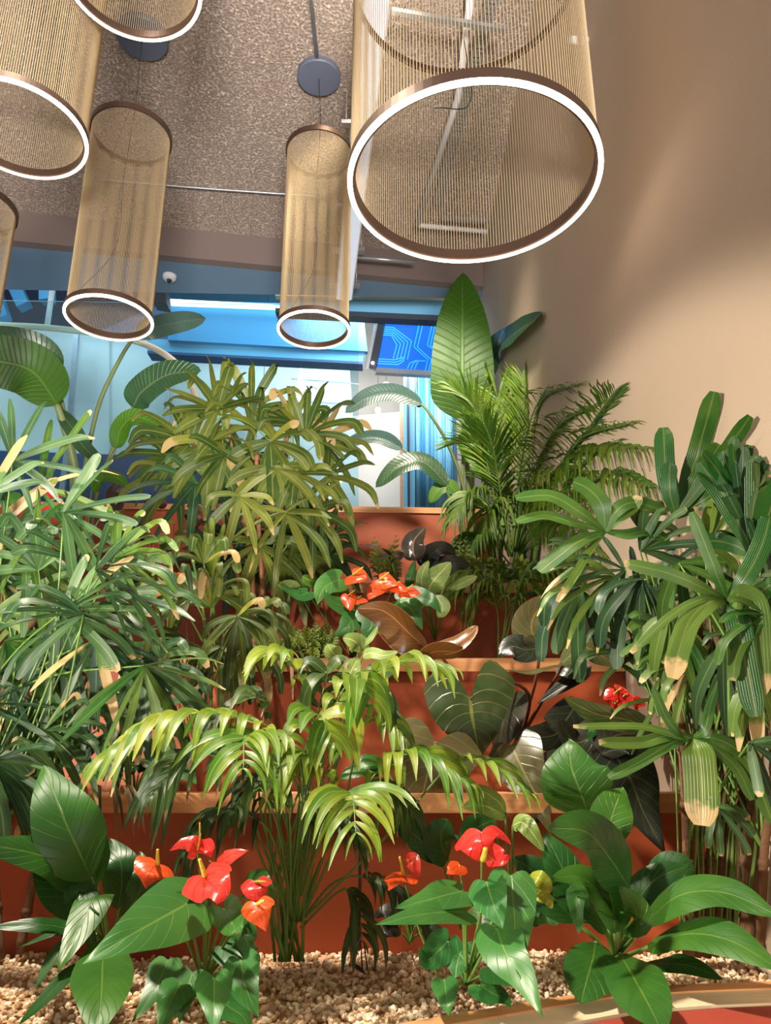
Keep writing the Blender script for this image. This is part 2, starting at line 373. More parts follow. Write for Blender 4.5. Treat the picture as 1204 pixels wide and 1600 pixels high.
# terraced planters: front panel, wooden rim, soil
def planter(label, A, B, zbot, ztop, depthB, ysoil, drop=.05, seams=(), skew=0):
    A = Vector(A); B = Vector(B)
    root = thing('terrace_planter', (A.x, A.y, zbot), label, 'planter', 'terraced planters rising to the back')
    d = (B-A).normalized(); n = Vector((-d.y, d.x, 0))     # pointing to the back
    def q(p, dn, z): return Vector((p.x, p.y, 0)) + n*dn + Vector((0, 0, z))
    m = MB(); m.hexa([q(A,0,zbot), q(B,0,zbot), q(B,.03,zbot), q(A,.03,zbot), q(A,0,ztop-.034), q(B,0,ztop-.034), q(B,.03,ztop-.034), q(A,.03,ztop-.034)])
    m.build('front_panel', M['terra'], root, False)
    m = MB(); L = (B-A).length
    for sx in seams:
        p = A + d*sx; m.hexa([q(p,-.001,zbot), q(p+d*.004,-.001,zbot), q(p+d*.004,.002,zbot), q(p,.002,zbot), q(p,-.001,ztop-.04), q(p+d*.004,-.001,ztop-.04), q(p+d*.004,.002,ztop-.04), q(p,.002,ztop-.04)])
    if seams: m.build('panel_joint', M['dark'], root, False)
    m = MB(); o = -.010
    m.hexa([q(A,o,ztop-.034), q(B,o,ztop-.034), q(B,.045,ztop-.034), q(A,.045,ztop-.034), q(A,o,ztop), q(B,o,ztop), q(B,.045,ztop), q(A,.045,ztop)])
    m.build('wooden_rim', M['wood'], root, False)
    m = MB(); nx, ny = 40, 8; b0 = 0
    for j in range(ny+1):
        for i in range(nx+1):
            p = A.lerp(B, i/nx); z = ztop-drop + .012*noise.noise(Vector((p.x*9, j*.9, zbot*3)))
            yy = p.y + .03 + (ysoil(p.x) - p.y - .03)*j/ny
            m.v.append(Vector((p.x, yy, z)))
    for j in range(ny):
        for i in range(nx):
            k = j*(nx+1)+i; m.face([k, k+1, k+nx+2, k+nx+1])
    m.build('soil', M['soil'], root)
    return root
W = WX-.002
root = planter('lowest terracotta terrace panel with wooden rim, right behind the gravel bed', (-2.4,1.50,0), (W,1.50,0), BED-.06, EYE-.10, 0, lambda x: 1.96, seams=(1.15, 2.35))
m = MB(); m.box((-1.0, .50, BED-.06), (-.97, 1.50, EYE-.114)); m.build('unseen_light_blocker', M['terra'], root, False)  # unseen panel added to block low rays of the hall spot
m = MB(); m.box((-1.015, .49, EYE-.114), (-.955, 1.488, EYE-.08)); m.build('light_blocker_rim', M['wood'], root, False)  # rim on the added light-blocking panel
planter('second terracotta terrace from below, behind the dark heart-leaved philodendron', (-2.6,1.97,0), (W,1.97,0), EYE-.17, EYE+.20, 0, lambda x: 2.45, seams=(.85, 2.78))
planter('third terracotta terrace from below, behind the upper red anthurium', (-2.8,2.46,0), (W,2.46,0), EYE+.12, EYE+.50, 0, lambda x: 4.0 if x > -.36 else 3.52+(x+.37)*.49, seams=(1.2, 2.7))
planter('short slanting terracotta terrace at left, under the dark-leaved begonias', (-2.9,2.29,0), (-.37,3.53,0), EYE+.42, EYE+.80, 0, lambda x: 3.98+x*.05, seams=(1.5,))
planter('topmost terracotta terrace, its rim against the blue room', (-3.2,3.84,0), (W,4.03,0), EYE+.42, EYE+1.25, 0, lambda x: 4.2+x*.05, drop=.02, seams=(2.0,))

# bench-like curved front rim of the gravel bed
rim = [(-.9,.62),(-.6,.80),(-.3,.94),(0,1.055),(.10,1.10),(.2,1.145),(.3,1.188),(.42,1.213),(.55,1.228),(WX-.003,1.234)]
def rimstrip(mb, o0, o1, z0, z1):
    b = len(mb.v)
    for i, (x, y) in enumerate(rim):
        x0, y0 = rim[max(0, i-1)]; x1, y1 = rim[min(len(rim)-1, i+1)]
        t = Vector((x1-x0, y1-y0, 0)).normalized(); n = Vector((-t.y, t.x, 0))
        if i == len(rim)-1: n = Vector((0, 1, 0))
        for (o, z) in ((o0,z0),(o1,z0),(o1,z1),(o0,z1)): mb.v.append(Vector((x,y,0)) + n*o + Vector((0,0,z)))
    for i in range(len(rim)-1):
        for k in range(4):
            k2 = (k+1) % 4; mb.face([b+i*4+k, b+(i+1)*4+k, b+(i+1)*4+k2, b+i*4+k2])
    mb.face([b, b+1, b+2, b+3]); e = b+(len(rim)-1)*4; mb.face([e+3, e+2, e+1, e])
root = thing('curved_bench_edge', (0, 1.0, 0), 'curved pale wooden edge of the gravel bed at the bottom right', 'bench edge')
m = MB(); rimstrip(m, -.028, .0, BED-.04, BED+.022); m.build('wooden_top', M['wood'], root, False)
m = MB(); rimstrip(m, -.080, -.028, BED-.045, BED+.020); m.build('plywood_band', M['plywood'], root, False)
m = MB(); rimstrip(m, -.086, -.080, BED-.05, BED+.016); m.build('shadow_gap', M['greyline'], root, False)
m = MB(); rimstrip(m, -.26, -.086, BED-.12, BED+.018); m.build('red_panel', M['redpanel'], root, False)
m = MB(); rimstrip(m, -.24, -.20, 0, BED-.12); m.build('bench_front', M['terra'], root, False)

# gravel: bed surface and loose stones
random.seed(3)
def rim_y(x):
    for (a, b) in zip(rim, rim[1:]):
        if a[0] <= x <= b[0]: return a[1] + (b[1]-a[1])*(x-a[0])/(b[0]-a[0])
    return .62
ico = bmesh.new(); bmesh.ops.create_icosphere(ico, subdivisions=1, radius=1)
iv = [v.co.copy() for v in ico.verts]; ifc = [[v.index for v in f.verts] for f in ico.faces]; ico.free()
def gz(x, y): return BED - .012 + .014*noise.noise(Vector((x*5, y*5, 0)))
m = MB(); nx, ny = 44, 10
for j in range(ny+1):
    for i in range(nx+1):
        x = -.95 + (WX-.004+.95)*i/nx; y = rim_y(x) + (1.495-rim_y(x))*j/ny; m.v.append(Vector((x, y, gz(x, y)-.003)))
for j in range(ny):
    for i in range(nx):
        k = j*(nx+1)+i; m.rnd = .1; m.face([k, k+1, k+nx+2, k+nx+1])
for q in range(8200):
    x = random.uniform(-.86, WX-.01); y0 = rim_y(x)+.006; y = random.uniform(y0, 1.49)
    r = random.uniform(.0032, .0062); b = len(m.v); z = gz(x, y) + r*random.uniform(.0, .9)
    rot = Matrix.Rotation(random.uniform(0, 6.28), 3, Vector((random.random(), random.random(), random.random()+.1)).normalized())
    s = Vector((random.uniform(.7,1.3), random.uniform(.7,1.2), random.uniform(.55,.95)))
    for v in iv:
        c = Vector((v.x*s.x, v.y*s.y, v.z*s.z))*(r*random.uniform(.85, 1.15)); m.v.append(rot @ c + Vector((x, y, z)))
    m.rnd = random.random()
    for f in ifc: m.face([b+k for k in f])
single('gravel', m, M['gravel'], 'pale beige pebble gravel covering the bottom bed', 'gravel', kind='stuff', base=Vector((0, 1.3, BED-.02)))

# ------------------------------------------------------------------ far glazed room
m = slab([(262,531),(574,549),(566,478),(262,468)], [5.1,5.4,5.4,5.1], .05); tag(m.build('trim_4', M['bluep'], None, False), kind='structure')
m = slab([(266,475),(470,483),(470,478),(266,467)], [5.02,5.2,5.2,5.02], .03); single('cove_strip_light', m, M['cove'], 'thin white cove light line under the blue soffit', 'light strip')
m = slab([(440,488),(700,496),(700,462),(440,455)], [4.75,4.85,4.85,4.75], .05); tag(m.build('trim_5', M['bluep2'], None, False), kind='structure')
m = slab([(430,462),(700,464),(700,457),(430,452)], [4.70,4.80,4.80,4.70], .05); tag(m.build('trim_6', M['plywood'], None, False), kind='structure')
m = slab([(430,488),(700,502),(700,493),(430,481)], [4.7,4.8,4.8,4.7], .08); tag(m.build('trim_7', M['dark'], None, False), kind='structure')
m = slab([(230,548),(566,566),(570,547),(230,529)], [5.12,5.42,5.42,5.12], .12); tag(m.build('trim_8', M['bluep2'], None, False), kind='structure')
m = slab([(230,552),(566,569),(566,565),(230,548)], [5.10,5.40,5.40,5.10], .12); tag(m.build('trim_9', M['navy'], None, False), kind='structure')
# pale glass wall of the left half
m = slab([(-60,705),(170,712),(170,520),(-60,508)], [5.5,5.5,5.5,5.5], .04); tag(m.build('wall_panel_left', M['whitep'], None, False), kind='structure')
bpy.data.objects['wall_panel_left'].name = 'trim_10'
m = slab([(120,715),(262,722),(262,535),(120,520)], [5.55]*4, .04); tag(m.build('trim_11', M['whitep'], None, False), kind='structure')
m = slab([(-60,800),(350,800),(340,716),(-60,702)], [5.4,5.5,5.5,5.4], .05); tag(m.build('trim_12', M['navy'], None, False), kind='structure')
m = slab([(236,800),(560,800),(545,560),(236,548)], [6.2,6.4,6.4,6.2], .05); tag(m.build('trim_13', M['whitep'], None, False), kind='structure')
m = slab([(440,800),(660,800),(660,640),(440,660)], [7.0]*4, .05); tag(m.build('trim_14', M['warmp'], None, False), kind='structure')
m = slab([(-60,510),(262,545),(262,395),(-60,395)], [5.9]*4, .05); tag(m.build('trim_15', M['deep'], None, False), kind='structure')
# glass pane between planter and room
pane = slab([(-60,800),(560,800),(560,478),(-60,468)], [4.60,4.9,4.9,4.60], .008); tag(pane.build('window_1', M['glass'], None, False), kind='structure')
# sloping blue roof beams seen through the glazing, left
for (a, b, lab) in (((8,440),(45,480),'blue sloping roof beam, middle one of the three at far left'), ((-20,455),(12,500),'blue sloping roof beam at the left picture edge'), ((62,448),(80,472),'blue sloping roof beam nearest the mullion, smallest')):
    m = MB(); pa = P(a[0]+12, a[1], 5.4); pb = P(b[0]-6, b[1], 5.4)
    m.beam(pa, pb, .10, .10, Vector((0, 1, 0))); single('roof_beam', m, M['bluep'], lab, 'beam', 'sloping blue roof beams')
m = MB(); m.beam(P(85,430,4.75), P(73,514,4.75), .028, .03, Vector((0,1,0))); single('window_mullion', m, M['whitep'], 'pale slender window mullion standing on the handrail', 'mullion')
m = MB(); q = P(106,700,5.3); m.beam(P(120,520,5.3), q, .04, .03, Vector((0,1,0))); m.beam(q, Vector((q.x,q.y,0)), .04, .03, Vector((0,1,0))); single('panel_post', m, M['steel'], 'dark steel post splitting the white glass wall at left', 'post')
m = slab([(150,520),(262,545),(262,480),(240,480)], 5.6, .04); tag(m.build('trim_16', M['navy'], None, False), kind='structure')

def cr(pts, n=8):
    """catmull-rom through points"""
    q = [pts[0]*2-pts[1]] + list(pts) + [pts[-1]*2-pts[-2]]; out = []
    for i in range(1, len(q)-2):
        for k in range(n):
            t = k/n; a, b, c, d = q[i-1], q[i], q[i+1], q[i+2]
            out.append(.5*((2*b) + (c-a)*t + (2*a-5*b+4*c-d)*t*t + (3*b-a-3*c+d)*t**3))
    out.append(q[-2]); return out
hr = [(-60,503),(0,508),(60,511),(120,517),(170,524),(215,534),(250,549),(280,573),(300,605),(311,640),(316,700)]
m = MB(); m.tube(cr([P(x, y, 4.75) for x, y in hr], 5), .024, n=10); single('curved_handrail', m, M['plywood'], 'white tubular handrail curving down in front of the pale glass wall', 'handrail', smooth=True)

# screen with blue circuit pattern, in black frame, hung at an angle
S4 = [P(588,575,5.15), P(700,582,5.3), P(706,490,5.15), P(606,486,5.0)]
root = thing('wall_screen', tuple(S4[0]), 'hanging screen showing a light blue circuit pattern on deep blue', 'screen')
nrm = (S4[1]-S4[0]).cross(S4[3]-S4[0]).normalized()
if nrm.y > 0: nrm = -nrm
def SQ(u, v): return (S4[0]*(1-u)+S4[1]*u)*(1-v) + (S4[3]*(1-u)+S4[2]*u)*v
m = MB(); b_ = -nrm*.05; m.hexa([SQ(0,0), SQ(1,0), SQ(1,0)+b_, SQ(0,0)+b_, SQ(0,1), SQ(1,1), SQ(1,1)+b_, SQ(0,1)+b_]); m.build('display_panel', M['screen'], root, False)
# screen outline points from the photo (u right, v up)
def sl(pts):
    for a, c in zip(pts, pts[1:]):
        A_ = SQ(*a)+nrm*.004; B_ = SQ(*c)+nrm*.004; mm_.beam(A_, B_, .007, .002, nrm)
mm_ = MB()
for k in range(5): sl([(0,.72-k*.035),(.12-.0*k,.72-k*.035),(.42-k*.05,.50-k*.02),(.40-k*.05,.18)])
for k in range(3): sl([(0,.16-k*.04),(.22+.03*k,.16-k*.04),(.36+.0*k,.22-k*.03)])
for k in range(2): sl([(.05,.84-k*.05),(.56-k*.06,.84-k*.05),(.52-k*.05,.40+k*.0),(.74-k*.05,.20),(.72-k*.05,0)])
for k in range(4): sl([(.05,.97-k*.03),(.72+k*.045,.97),(.66+k*.045,.44),(.90+k*.045,.28),(.87+k*.045,0)][1 if k else 0:])
for k in range(3): sl([(.42+k*.05,.02),(.44+k*.05,.12),(.52+k*.02,.17),(.66,.17)])
for k in range(3): sl([(.99-k*.05,1),(.95-k*.05,.55)])
mm_.build('circuit_pattern', M['screenline'], root, False)
m = MB(); m.beam(P(600,487,4.98), P(582,577,5.12), .05, .08, Vector((0,1,0))); m.build('side_frame', M['dark'], root, False)
m = MB(); m.beam(P(590,487,5.02), P(574,577,5.16), .02, .05, Vector((0,1,0))); m.build('outer_trim', M['steel'], root, False)
m = MB(); m.beam(P(586,580,5.13), P(700,587,5.28), .05, .04, Vector((0,0,1))); m.build('bottom_frame', M['steel'], root, False)
m = MB(); m.ball(P(598,491,4.92), .010); m.ball(P(582,567,5.05), .012); m.build('indicator_lamp', M['bulb'], root)
# blue string curtain
m = MB(); random.seed(5)
for k in range(58):
    x = 651 + 56*k/57; r = random.uniform(.0035, .0065); yy = 6.0+.02*(k % 2)
    m.rnd = random.random(); m.tube([P(x, 800, yy), P(x-1, 700, yy), P(x-1.5, 580, yy)], r, n=4)
st = NT('blue_curtain_strings'); at = st.node('ShaderNodeAttribute'); at.attribute_name = 'rnd'
st.put(st.b.inputs['Base Color'], st.mix(at.outputs['Fac'], srgb(40,150,214), srgb(170,232,250))); M['string'] = st.mat
single('string_curtain', m, M['string'], 'blue string curtain hanging below the hanging screen', 'curtain', kind='stuff', smooth=True)
m = slab([(646,800),(712,800),(712,580),(646,580)], 6.08, .03); tag(m.build('trim_17', M['bluep'], None, False), kind='structure')
m = slab([(630,800),(648,800),(648,590),(630,588)], 5.95, .06); tag(m.build('trim_18', M['bluep2'], None, False), kind='structure')
m = MB(); q = P(637,800,5.9); m.beam(Vector((q.x,q.y,0)), P(637,585,5.9), .02, .03, Vector((0,1,0))); single('door_frame_post', m, M['dark'], 'dark slim door frame post left of the blue string curtain', 'post')
m = MB(); q = P(627,800,6.4); m.beam(Vector((q.x,q.y,0)), P(627,625,6.4), .035, .03, Vector((0,1,0))); single('wooden_post', m, M['wood'], 'warm wooden post glimpsed left of the dark door frame', 'post')
# track spotlight, pendants and tube lamps of the far room
root = thing('spotlight', tuple(P(655,640,5.6)), 'small black round spotlight in front of the blue curtain', 'spotlight')
m = MB(); m.ball(P(654,632,5.6), .026, 10); m.build('lamp_head', M['dark'], root)
m = MB(); m.tube([P(654,632,5.6)-Vector((.0,.03,.0)), P(640,628,5.6)], .022, .02, 12); m.build('lamp_barrel', M['dark'], root)
m = MB(); q = P(652,622,5.62); m.tube([q, Vector((q.x,q.y,CZ+1.9))], .003, n=5); m.build('mounting_rod', M['dark'], root)
for (x, y, Y, r, lab) in ((603,602,6.6,.035,'bright white globe lamp, upper one left of the spotlight'), (411,612,6.0,.036,'round white globe lamp glowing just above the olive lady palm'), (590,641,6.8,.03,'bright small globe lamp above the warm white wall')):
    root = thing('globe_lamp', tuple(P(x, y+6, Y)), lab, 'lamp', 'globe lamps in the far room')
    m = MB(); m.ball(P(x, y, Y), r, 10); m.build('glass_globe', M['bulb'], root)
    m = MB(); q = P(x, y-6, Y); m.tube([q, Vector((q.x,q.y,CZ+1.9))], .002, n=5); m.build('cord', M['dark'], root)
for (x, y0, y1, Y, lab) in ((468,592,616,6.1,'upright white tube lamp in the far room, upper one'), (469,622,636,6.1,'short white tube lamp in the far room, lower one')):
    q = P(x, y0, Y); m = MB(); m.tube([q, P(x, y1, Y)], .018, n=8); m.tube([q, Vector((q.x, q.y, CZ+1.9))], .002, n=4); single('tube_lamp', m, M['bulb'], lab, 'lamp', 'tube lamps in the far room', smooth=True)
m = MB(); m.tube([P(455,592,6.15), P(560,600,6.15)], .006, n=5); m.tube([P(440,626,6.15), P(560,632,6.15)], .008, n=5)
single('far_room_pipe', m, M['steel'], 'pair of thin pipes crossing the far room behind the glass', 'pipe')

# dome camera under the soffit and dark box
pc = P(265,427,4.05)
zt = EYE+2.75
root = thing('smoke_detector', (pc.x, pc.y+.02, zt), 'round white dome camera under the blue soffit, beside the slender pendant', 'dome camera')
pc = P(265,431,3.98); f = 2.75/(pc.z-EYE); pc = EYEV + (pc-EYEV)*f
root.location = pc; root['org'] = tuple(pc)
m = MB(); m.lathe((pc.x, pc.y, pc.z), [(.001,-.03),(.030,-.030),(.040,-.018),(.042,0)], 24); m.build('housing', M['white'], root)
m = MB(); m.ball((pc.x, pc.y, pc.z-.032), .016, 8); m.build('lens_dome', M['dark'], root)
root.name = 'dome_camera'
m = slab([(238,470),(260,474),(258,448),(238,445)], [4.5,4.5,4.5,4.5], .12); single('wall_box', m, M['dark'], 'small dark box below the dome camera at the soffit edge', 'box')

# ------------------------------------------------------------------ ceiling fittings
G = Vector((-.13, .99, 0)).normalized()
def pen(label, px, py, D, h, can=None, nstr=150, zc=None, slack=0, ru=.0011, cab=True):
    zc_ = zc; yc = (800-py)/FPX*zc_; xc = (px-602)/FPX*zc_
    c = Vector((xc, zc_*math.cos(PITCH)-yc*math.sin(PITCH), EYE + yc*math.cos(PITCH)+zc_*math.sin(PITCH)))
    r = D/2
    root = thing('ring_pendant_lamp', tuple(c), label, 'pendant lamp', 'cylindrical thread pendants with glowing rings')
    hh = .026 if D < .5 else .032; wd = .014 if D < .5 else .018
    m = MB(); m.lathe(c, [(r-wd,.004),(r,.0),(r,hh),(r-.004,hh),(r-.004,hh-.004),(r-wd+.004,hh-.004),(r-wd+.004,hh),(r-wd,hh)], 96, True); m.build('lower_ring', M['bronze'], root, False)
    m = MB(); m.lathe(c, [(r-wd*.62,.002),(r-wd*.60,-.0015),(r-.002,-.0015),(r+.0006,.001),(r+.0006,.0055)], 96); m.build('led_strip', M['led'], root)
    m = MB(); m.lathe(c, [(r-.0095,hh-.003),(r-.0045,hh-.003)], 96); m.build('uplight_strip', M['ledup'], root)
    m = MB(); z1 = h; m.lathe(c, [(r-.006,z1-.012),(r,z1-.012),(r,z1+.012),(r-.006,z1+.012)], 96, True); m.build('upper_ring', M['bronze'], root, False)
    m = MB()
    for k in range(nstr):
        th = 2*math.pi*k/nstr; q = Vector((c.x+(r-.007)*math.cos(th), c.y+(r-.007)*math.sin(th), 0))
        m.tube([q+Vector((0,0,c.z+hh-.004)), q+Vector((0,0,c.z+h-.008))], ru, n=3, cap=False)
    tag(m.build('thread_shade', M['thread'], root), kind='stuff')
    m = MB()
    for k in range(3):
        th = 2*math.pi*k/3+.3; m.tube([c+Vector((r*.98*math.cos(th), r*.98*math.sin(th), h+.01)), c+Vector((0,0,min(h+.22, CZ-c.z-.03)))], .0008, n=3)
    m.build('hanger_wire', M['cable'], root)
    if can:
        cc = PZ(can[0], can[1], 2.93); cr_ = can[2]
        m = MB(); m.lathe((cc.x, cc.y, CZ), [(.001,-.028),(cr_-.004,-.028),(cr_,-.024),(cr_,0)], 40); m.build('ceiling_canopy', M['canopy'], root, False)
        top = Vector((cc.x, cc.y, CZ-.028)); mid = c+Vector((0,0,h*.5))
        m = MB(); e = c+Vector((-r*.6 if D<.5 else -r*.35, -r*.7, .02))
        m.tube(cr([top, c+Vector((0,0,h+.15)), c+Vector((-.01,0,h*.75)), c+Vector((.0,-.02,h*.35)), e], 6), .0013, n=4); m.build('power_cable', M['cable'], root)
    return c
pen('largest pendant, huge glowing ring below gold threads, beside the beige wall', 739, 291, .60, .675, (640,-300,.10), 235, 1.77, ru=.0012)
pen('slender thread pendant with glowing ring in front of the soffit, left of the dome camera', 170, 499, .30, .80, (222,60,.11), 170, 2.60, ru=.0009)
pen('slender thread pendant under the round blue-grey canopy in the middle', 490, 517, .30, .90, (498,121,.10), 170, 3.05, ru=.0009)
pen('large thread pendant cut by the left picture edge, ring tilted low', 28, 207, .36, .85, None, 190, 2.03, ru=.0010)
pen('pendant at the top edge of which only the glowing ring shows', 206, -30, .36, .85, None, 190, 1.95, ru=.0010)
pen('bluish thread pendant just peeking in at the far left edge', -104, 640, .30, .80, None, 150, 2.45, ru=.0010)
# conduit running to the middle canopy and other ceiling pipes
cc = PZ(498,121,2.93)
m = MB(); m.tube([Vector((cc.x, cc.y, CZ-.014)), Vector((cc.x+.0, cc.y-1.6, CZ-.014))], .009, n=8); single('ceiling_conduit', m, M['steel'], 'steel conduit on the ceiling running to the round canopy', 'conduit', smooth=True)
m = MB(); m.tube(cr([PZ(150,280,2.93), PZ(300,293,2.93), PZ(440,303,2.93), PZ(490,307,2.93), PZ(512,318,2.93), PZ(520,345,2.93)], 6), .007, n=8)
single('ceiling_conduit', m, M['steel'], 'thin bent conduit crossing the ceiling behind the slender pendants', 'conduit', smooth=True)
m = MB(); m.tube([PZ(556,402,2.7), PZ(650,410,2.7)], .012, n=8); single('ceiling_conduit', m, M['steel'], 'short steel tube in front of the bulkhead below the largest pendant', 'conduit', smooth=True)
m = MB(); m.tube([PZ(742,-60,2.85), PZ(716,150,2.85), PZ(652,352,2.85)], .016, n=8); m.tube([PZ(652,352,2.85), PZ(760,362,2.85)], .014, n=8)
single('bent_conduit', m, M['white'], 'shiny steel conduit with a corner, seen through the largest pendant', 'conduit', smooth=True)
m = MB(); a = PZ(784,-60,2.86); b = PZ(682,322,2.86); d = (b-a).normalized(); sd = d.cross(UP).normalized(); L = (b-a).length; n = 60
for sgn in (-1, 1): m.beam(a+sd*sgn*.022, b+sd*sgn*.022, .006, .03)
for k in range(n): m.beam(a+d*(L*k/n)-sd*.022, a+d*(L*k/n)+sd*.022, .012, .004)
single('cable_tray', m, M['steel'], 'perforated steel cable tray on the ceiling, seen through the largest pendant', 'cable tray')
m = MB(); m.beam(PZ(612,17,2.75), PZ(790,47,2.75), .02, .02)
single('mounting_rail', m, M['steel'], 'pale cross rail under the ceiling, seen through the top threads of the largest pendant', 'rail')
m = MB(); m.beam(PZ(690,340,2.83), PZ(764,346,2.83), .02, .02)
single('mounting_rail', m, M['steel'], 'short cross rail seen near the lower rim inside the largest ring', 'rail')
m = MB(); pr = P(918,64,1.0); s = (WX)/pr.x; pr = EYEV+(pr-EYEV)*s; m.tube([pr, pr+Vector((-.06,-.004,0))], .012, n=12); single('wall_peg', m, M['white'], 'short white rod end sticking out of the beige wall high up', 'rod', smooth=True)
# suspended linear luminaire
root = thing('linear_luminaire', tuple(PZ(560,300,2.55)), 'long white linear luminaire hung under the ceiling behind the middle pendant', 'ceiling lamp')
a = PZ(592,-40,2.55); b = PZ(537,462,2.55)
m = MB(); m.beam(a, b, .10, .05); m.build('body', M['white'], root, False)
m = MB(); dz = Vector((0,0,-.0275)); m.beam(a+dz, b+dz, .085, .005); m.build('sheen_strip', M['barsheen'], root, False)  # added strip whose glow imitates light reflected off the bar
for f in (.35, .62, .80, .97):
    p = a.lerp(b, f); m = MB(); m.beam(p+Vector((-.09,0,.03)), p+Vector((.09,0,.03)), .03, .02); m.build('mounting_bracket', M['steel'], root, False)
    for sx in (-.07, .07):
        m = MB(); m.tube([p+Vector((sx,0,.03)), p+Vector((sx,0,CZ-p.z-.002))], .0018, n=4); m.build('suspension_wire', M['steel'], root)
PLANTS = True
# ------------------------------------------------------------------ plant builders
CAMUP = Vector((0, -math.sin(PITCH), math.cos(PITCH)))
def PP(p):
    q = P(*p)
    if q.x > WX-.015: q = EYEV + (q-EYEV)*((WX-.02)/q.x)
    return q
def prof(kind, t):
    if kind == 'heart':
        if t < .14: return .66 + .34*math.sin(math.pi/2*t/.14)
        s = (t-.14)/.86; return max(.0, (1-s**1.45)**1.05*.97 + .03*(1-s))
    if kind == 'oval': return max(.0, math.sin(math.pi*min(1, t**.82)))**.75
    if kind == 'wide': return max(.0, math.sin(math.pi*min(1, t**.72)))**.60
    if kind == 'banana': return max(.0, 1-abs(2*t-1)**3.2)**.6*(1-.22*t)
    if kind == 'strap': return (.30+.70*min(1, t/.35)**.8) * (1 if t < .86 else 1-.55*((t-.86)/.14)**2)
    if kind == 'blade': return (.35+.65*min(1, t/.30)**.8) * (1 if t < .55 else 1-.82*((t-.55)/.45)**1.6)
    if kind == 'paddle': return math.sin(math.pi/2*min(1, t/.24))**.6 if t < .24 else max(0, 1-((t-.24)/.76)**2.3)**.75
    if kind == 'lance': return max(.0, math.sin(math.pi*min(1, t**.62)))**.85 if t > .0 else .12
    return 1
def leafgrid(mb, line, w, kind, N, fold=.15, nx=2, wave=0.0, lobe=0.0, curl=0.0, ph=0.0, twist=0.0, minw=.0):
    n = len(line)-1; b = len(mb.v); cols = 2*nx+1
    for i, c in enumerate(line):
        t = i/n; T = (line[min(i+1, n)]-line[max(i-1, 0)])
        T = T.normalized() if T.length > 1e-9 else Vector((0, 0, 1))
        S = T.cross(N)
        if S.length < .05: S = T.cross(Vector((.9, .1, .3)))
        S.normalize(); Nn = S.cross(T)
        if twist:
            q = Matrix.Rotation(twist*t, 3, T); S = q @ S; Nn = q @ Nn
        h = max(w/2*prof(kind, t), minw*w/2)
        for j in range(-nx, nx+1):
            x = j/nx; ax = abs(x)
            p = c + S*(h*x*math.cos(fold)) + Nn*(h*ax*math.sin(fold)) - Nn*(curl*h*x*x)
            if lobe: p = p - T*(lobe*w*(1-t)**3.2*math.sin(math.pi*ax*.62))
            if wave: p = p + Nn*(wave*w*ax*math.sin(9*t+ph+(1.7 if x > 0 else 0)))
            mb.v.append(p)
    for i in range(n):
        for j in range(cols-1):
            k = b+i*cols+j
            mb.face([k, k+1, k+cols+1, k+cols], [(j/(cols-1), i/n), ((j+1)/(cols-1), i/n), ((j+1)/(cols-1), (i+1)/n), (j/(cols-1), (i+1)/n)])
def nrm_at(p, T, up=.35, roll=0):
    N = ((EYEV-p).normalized()*(1-up) + UP*up).normalized()
    if roll: N = Matrix.Rotation(R(roll), 3, T.normalized()) @ N
    return N
def LF(root, mat, pts, wpx, kind='oval', roll=0, up=.3, fold=.18, wave=.02, lobe=0, curl=.1, stem=None, sr=.0028, smat='stem', name='leaf', n=5, nx=3, twist=0, rnd=None):
    w3 = [PP(p) for p in pts]
    if len(w3) == 2: w3 = [w3[0], (w3[0]+w3[1])/2 + UP*(w3[1]-w3[0]).length*.05, w3[1]]
    line = cr(w3, n+2)
    mid = w3[len(w3)//2]; T = w3[-1]-w3[0]
    mb = MB(); mb.rnd = random.random() if rnd is None else rnd
    leafgrid(mb, line, wpx*pxm(mid), kind, nrm_at(mid, T, up, roll), fold, nx, wave, lobe, curl, random.random()*6, twist)
    o = mb.build(name, M[mat], root)
    if stem:
        s3 = [PP(p) for p in stem] + [w3[0]+(line[1]-line[0])*.3]
        m2 = MB(); m2.tube(cr(s3, 5), sr*1.15, sr*.75, 6); m2.build('petiole', M[smat], o)
    return o
def SP(root, pts, wpx, mat='spathe', sp=None, stem=None, roll=0, up=.3, lobe=.22, wave=.03, curl=.25, fold=.1):
    """anthurium flower: heart-shaped spathe, spadix, stalk"""
    o = LF(root, mat, pts, wpx, 'heart', roll, up, fold, wave, lobe, curl, stem, .0019, 'stem', 'spathe', n=5, nx=4)
    p0 = PP(pts[0]); L = pxm(p0)*wpx
    if sp is None: sp = (.15, .45)
    toc = (EYEV-p0).normalized()
    e = p0 + toc*L*.22 + Vector((1,0,0))*L*sp[0] + CAMUP*L*sp[1]
    m = MB(); m.tube(cr([p0+toc*L*.03, p0.lerp(e, .5)+toc*L*.05, e], 5), L*.052, L*.028, 8); m.build('spadix', M['spadix'], o)
    return o
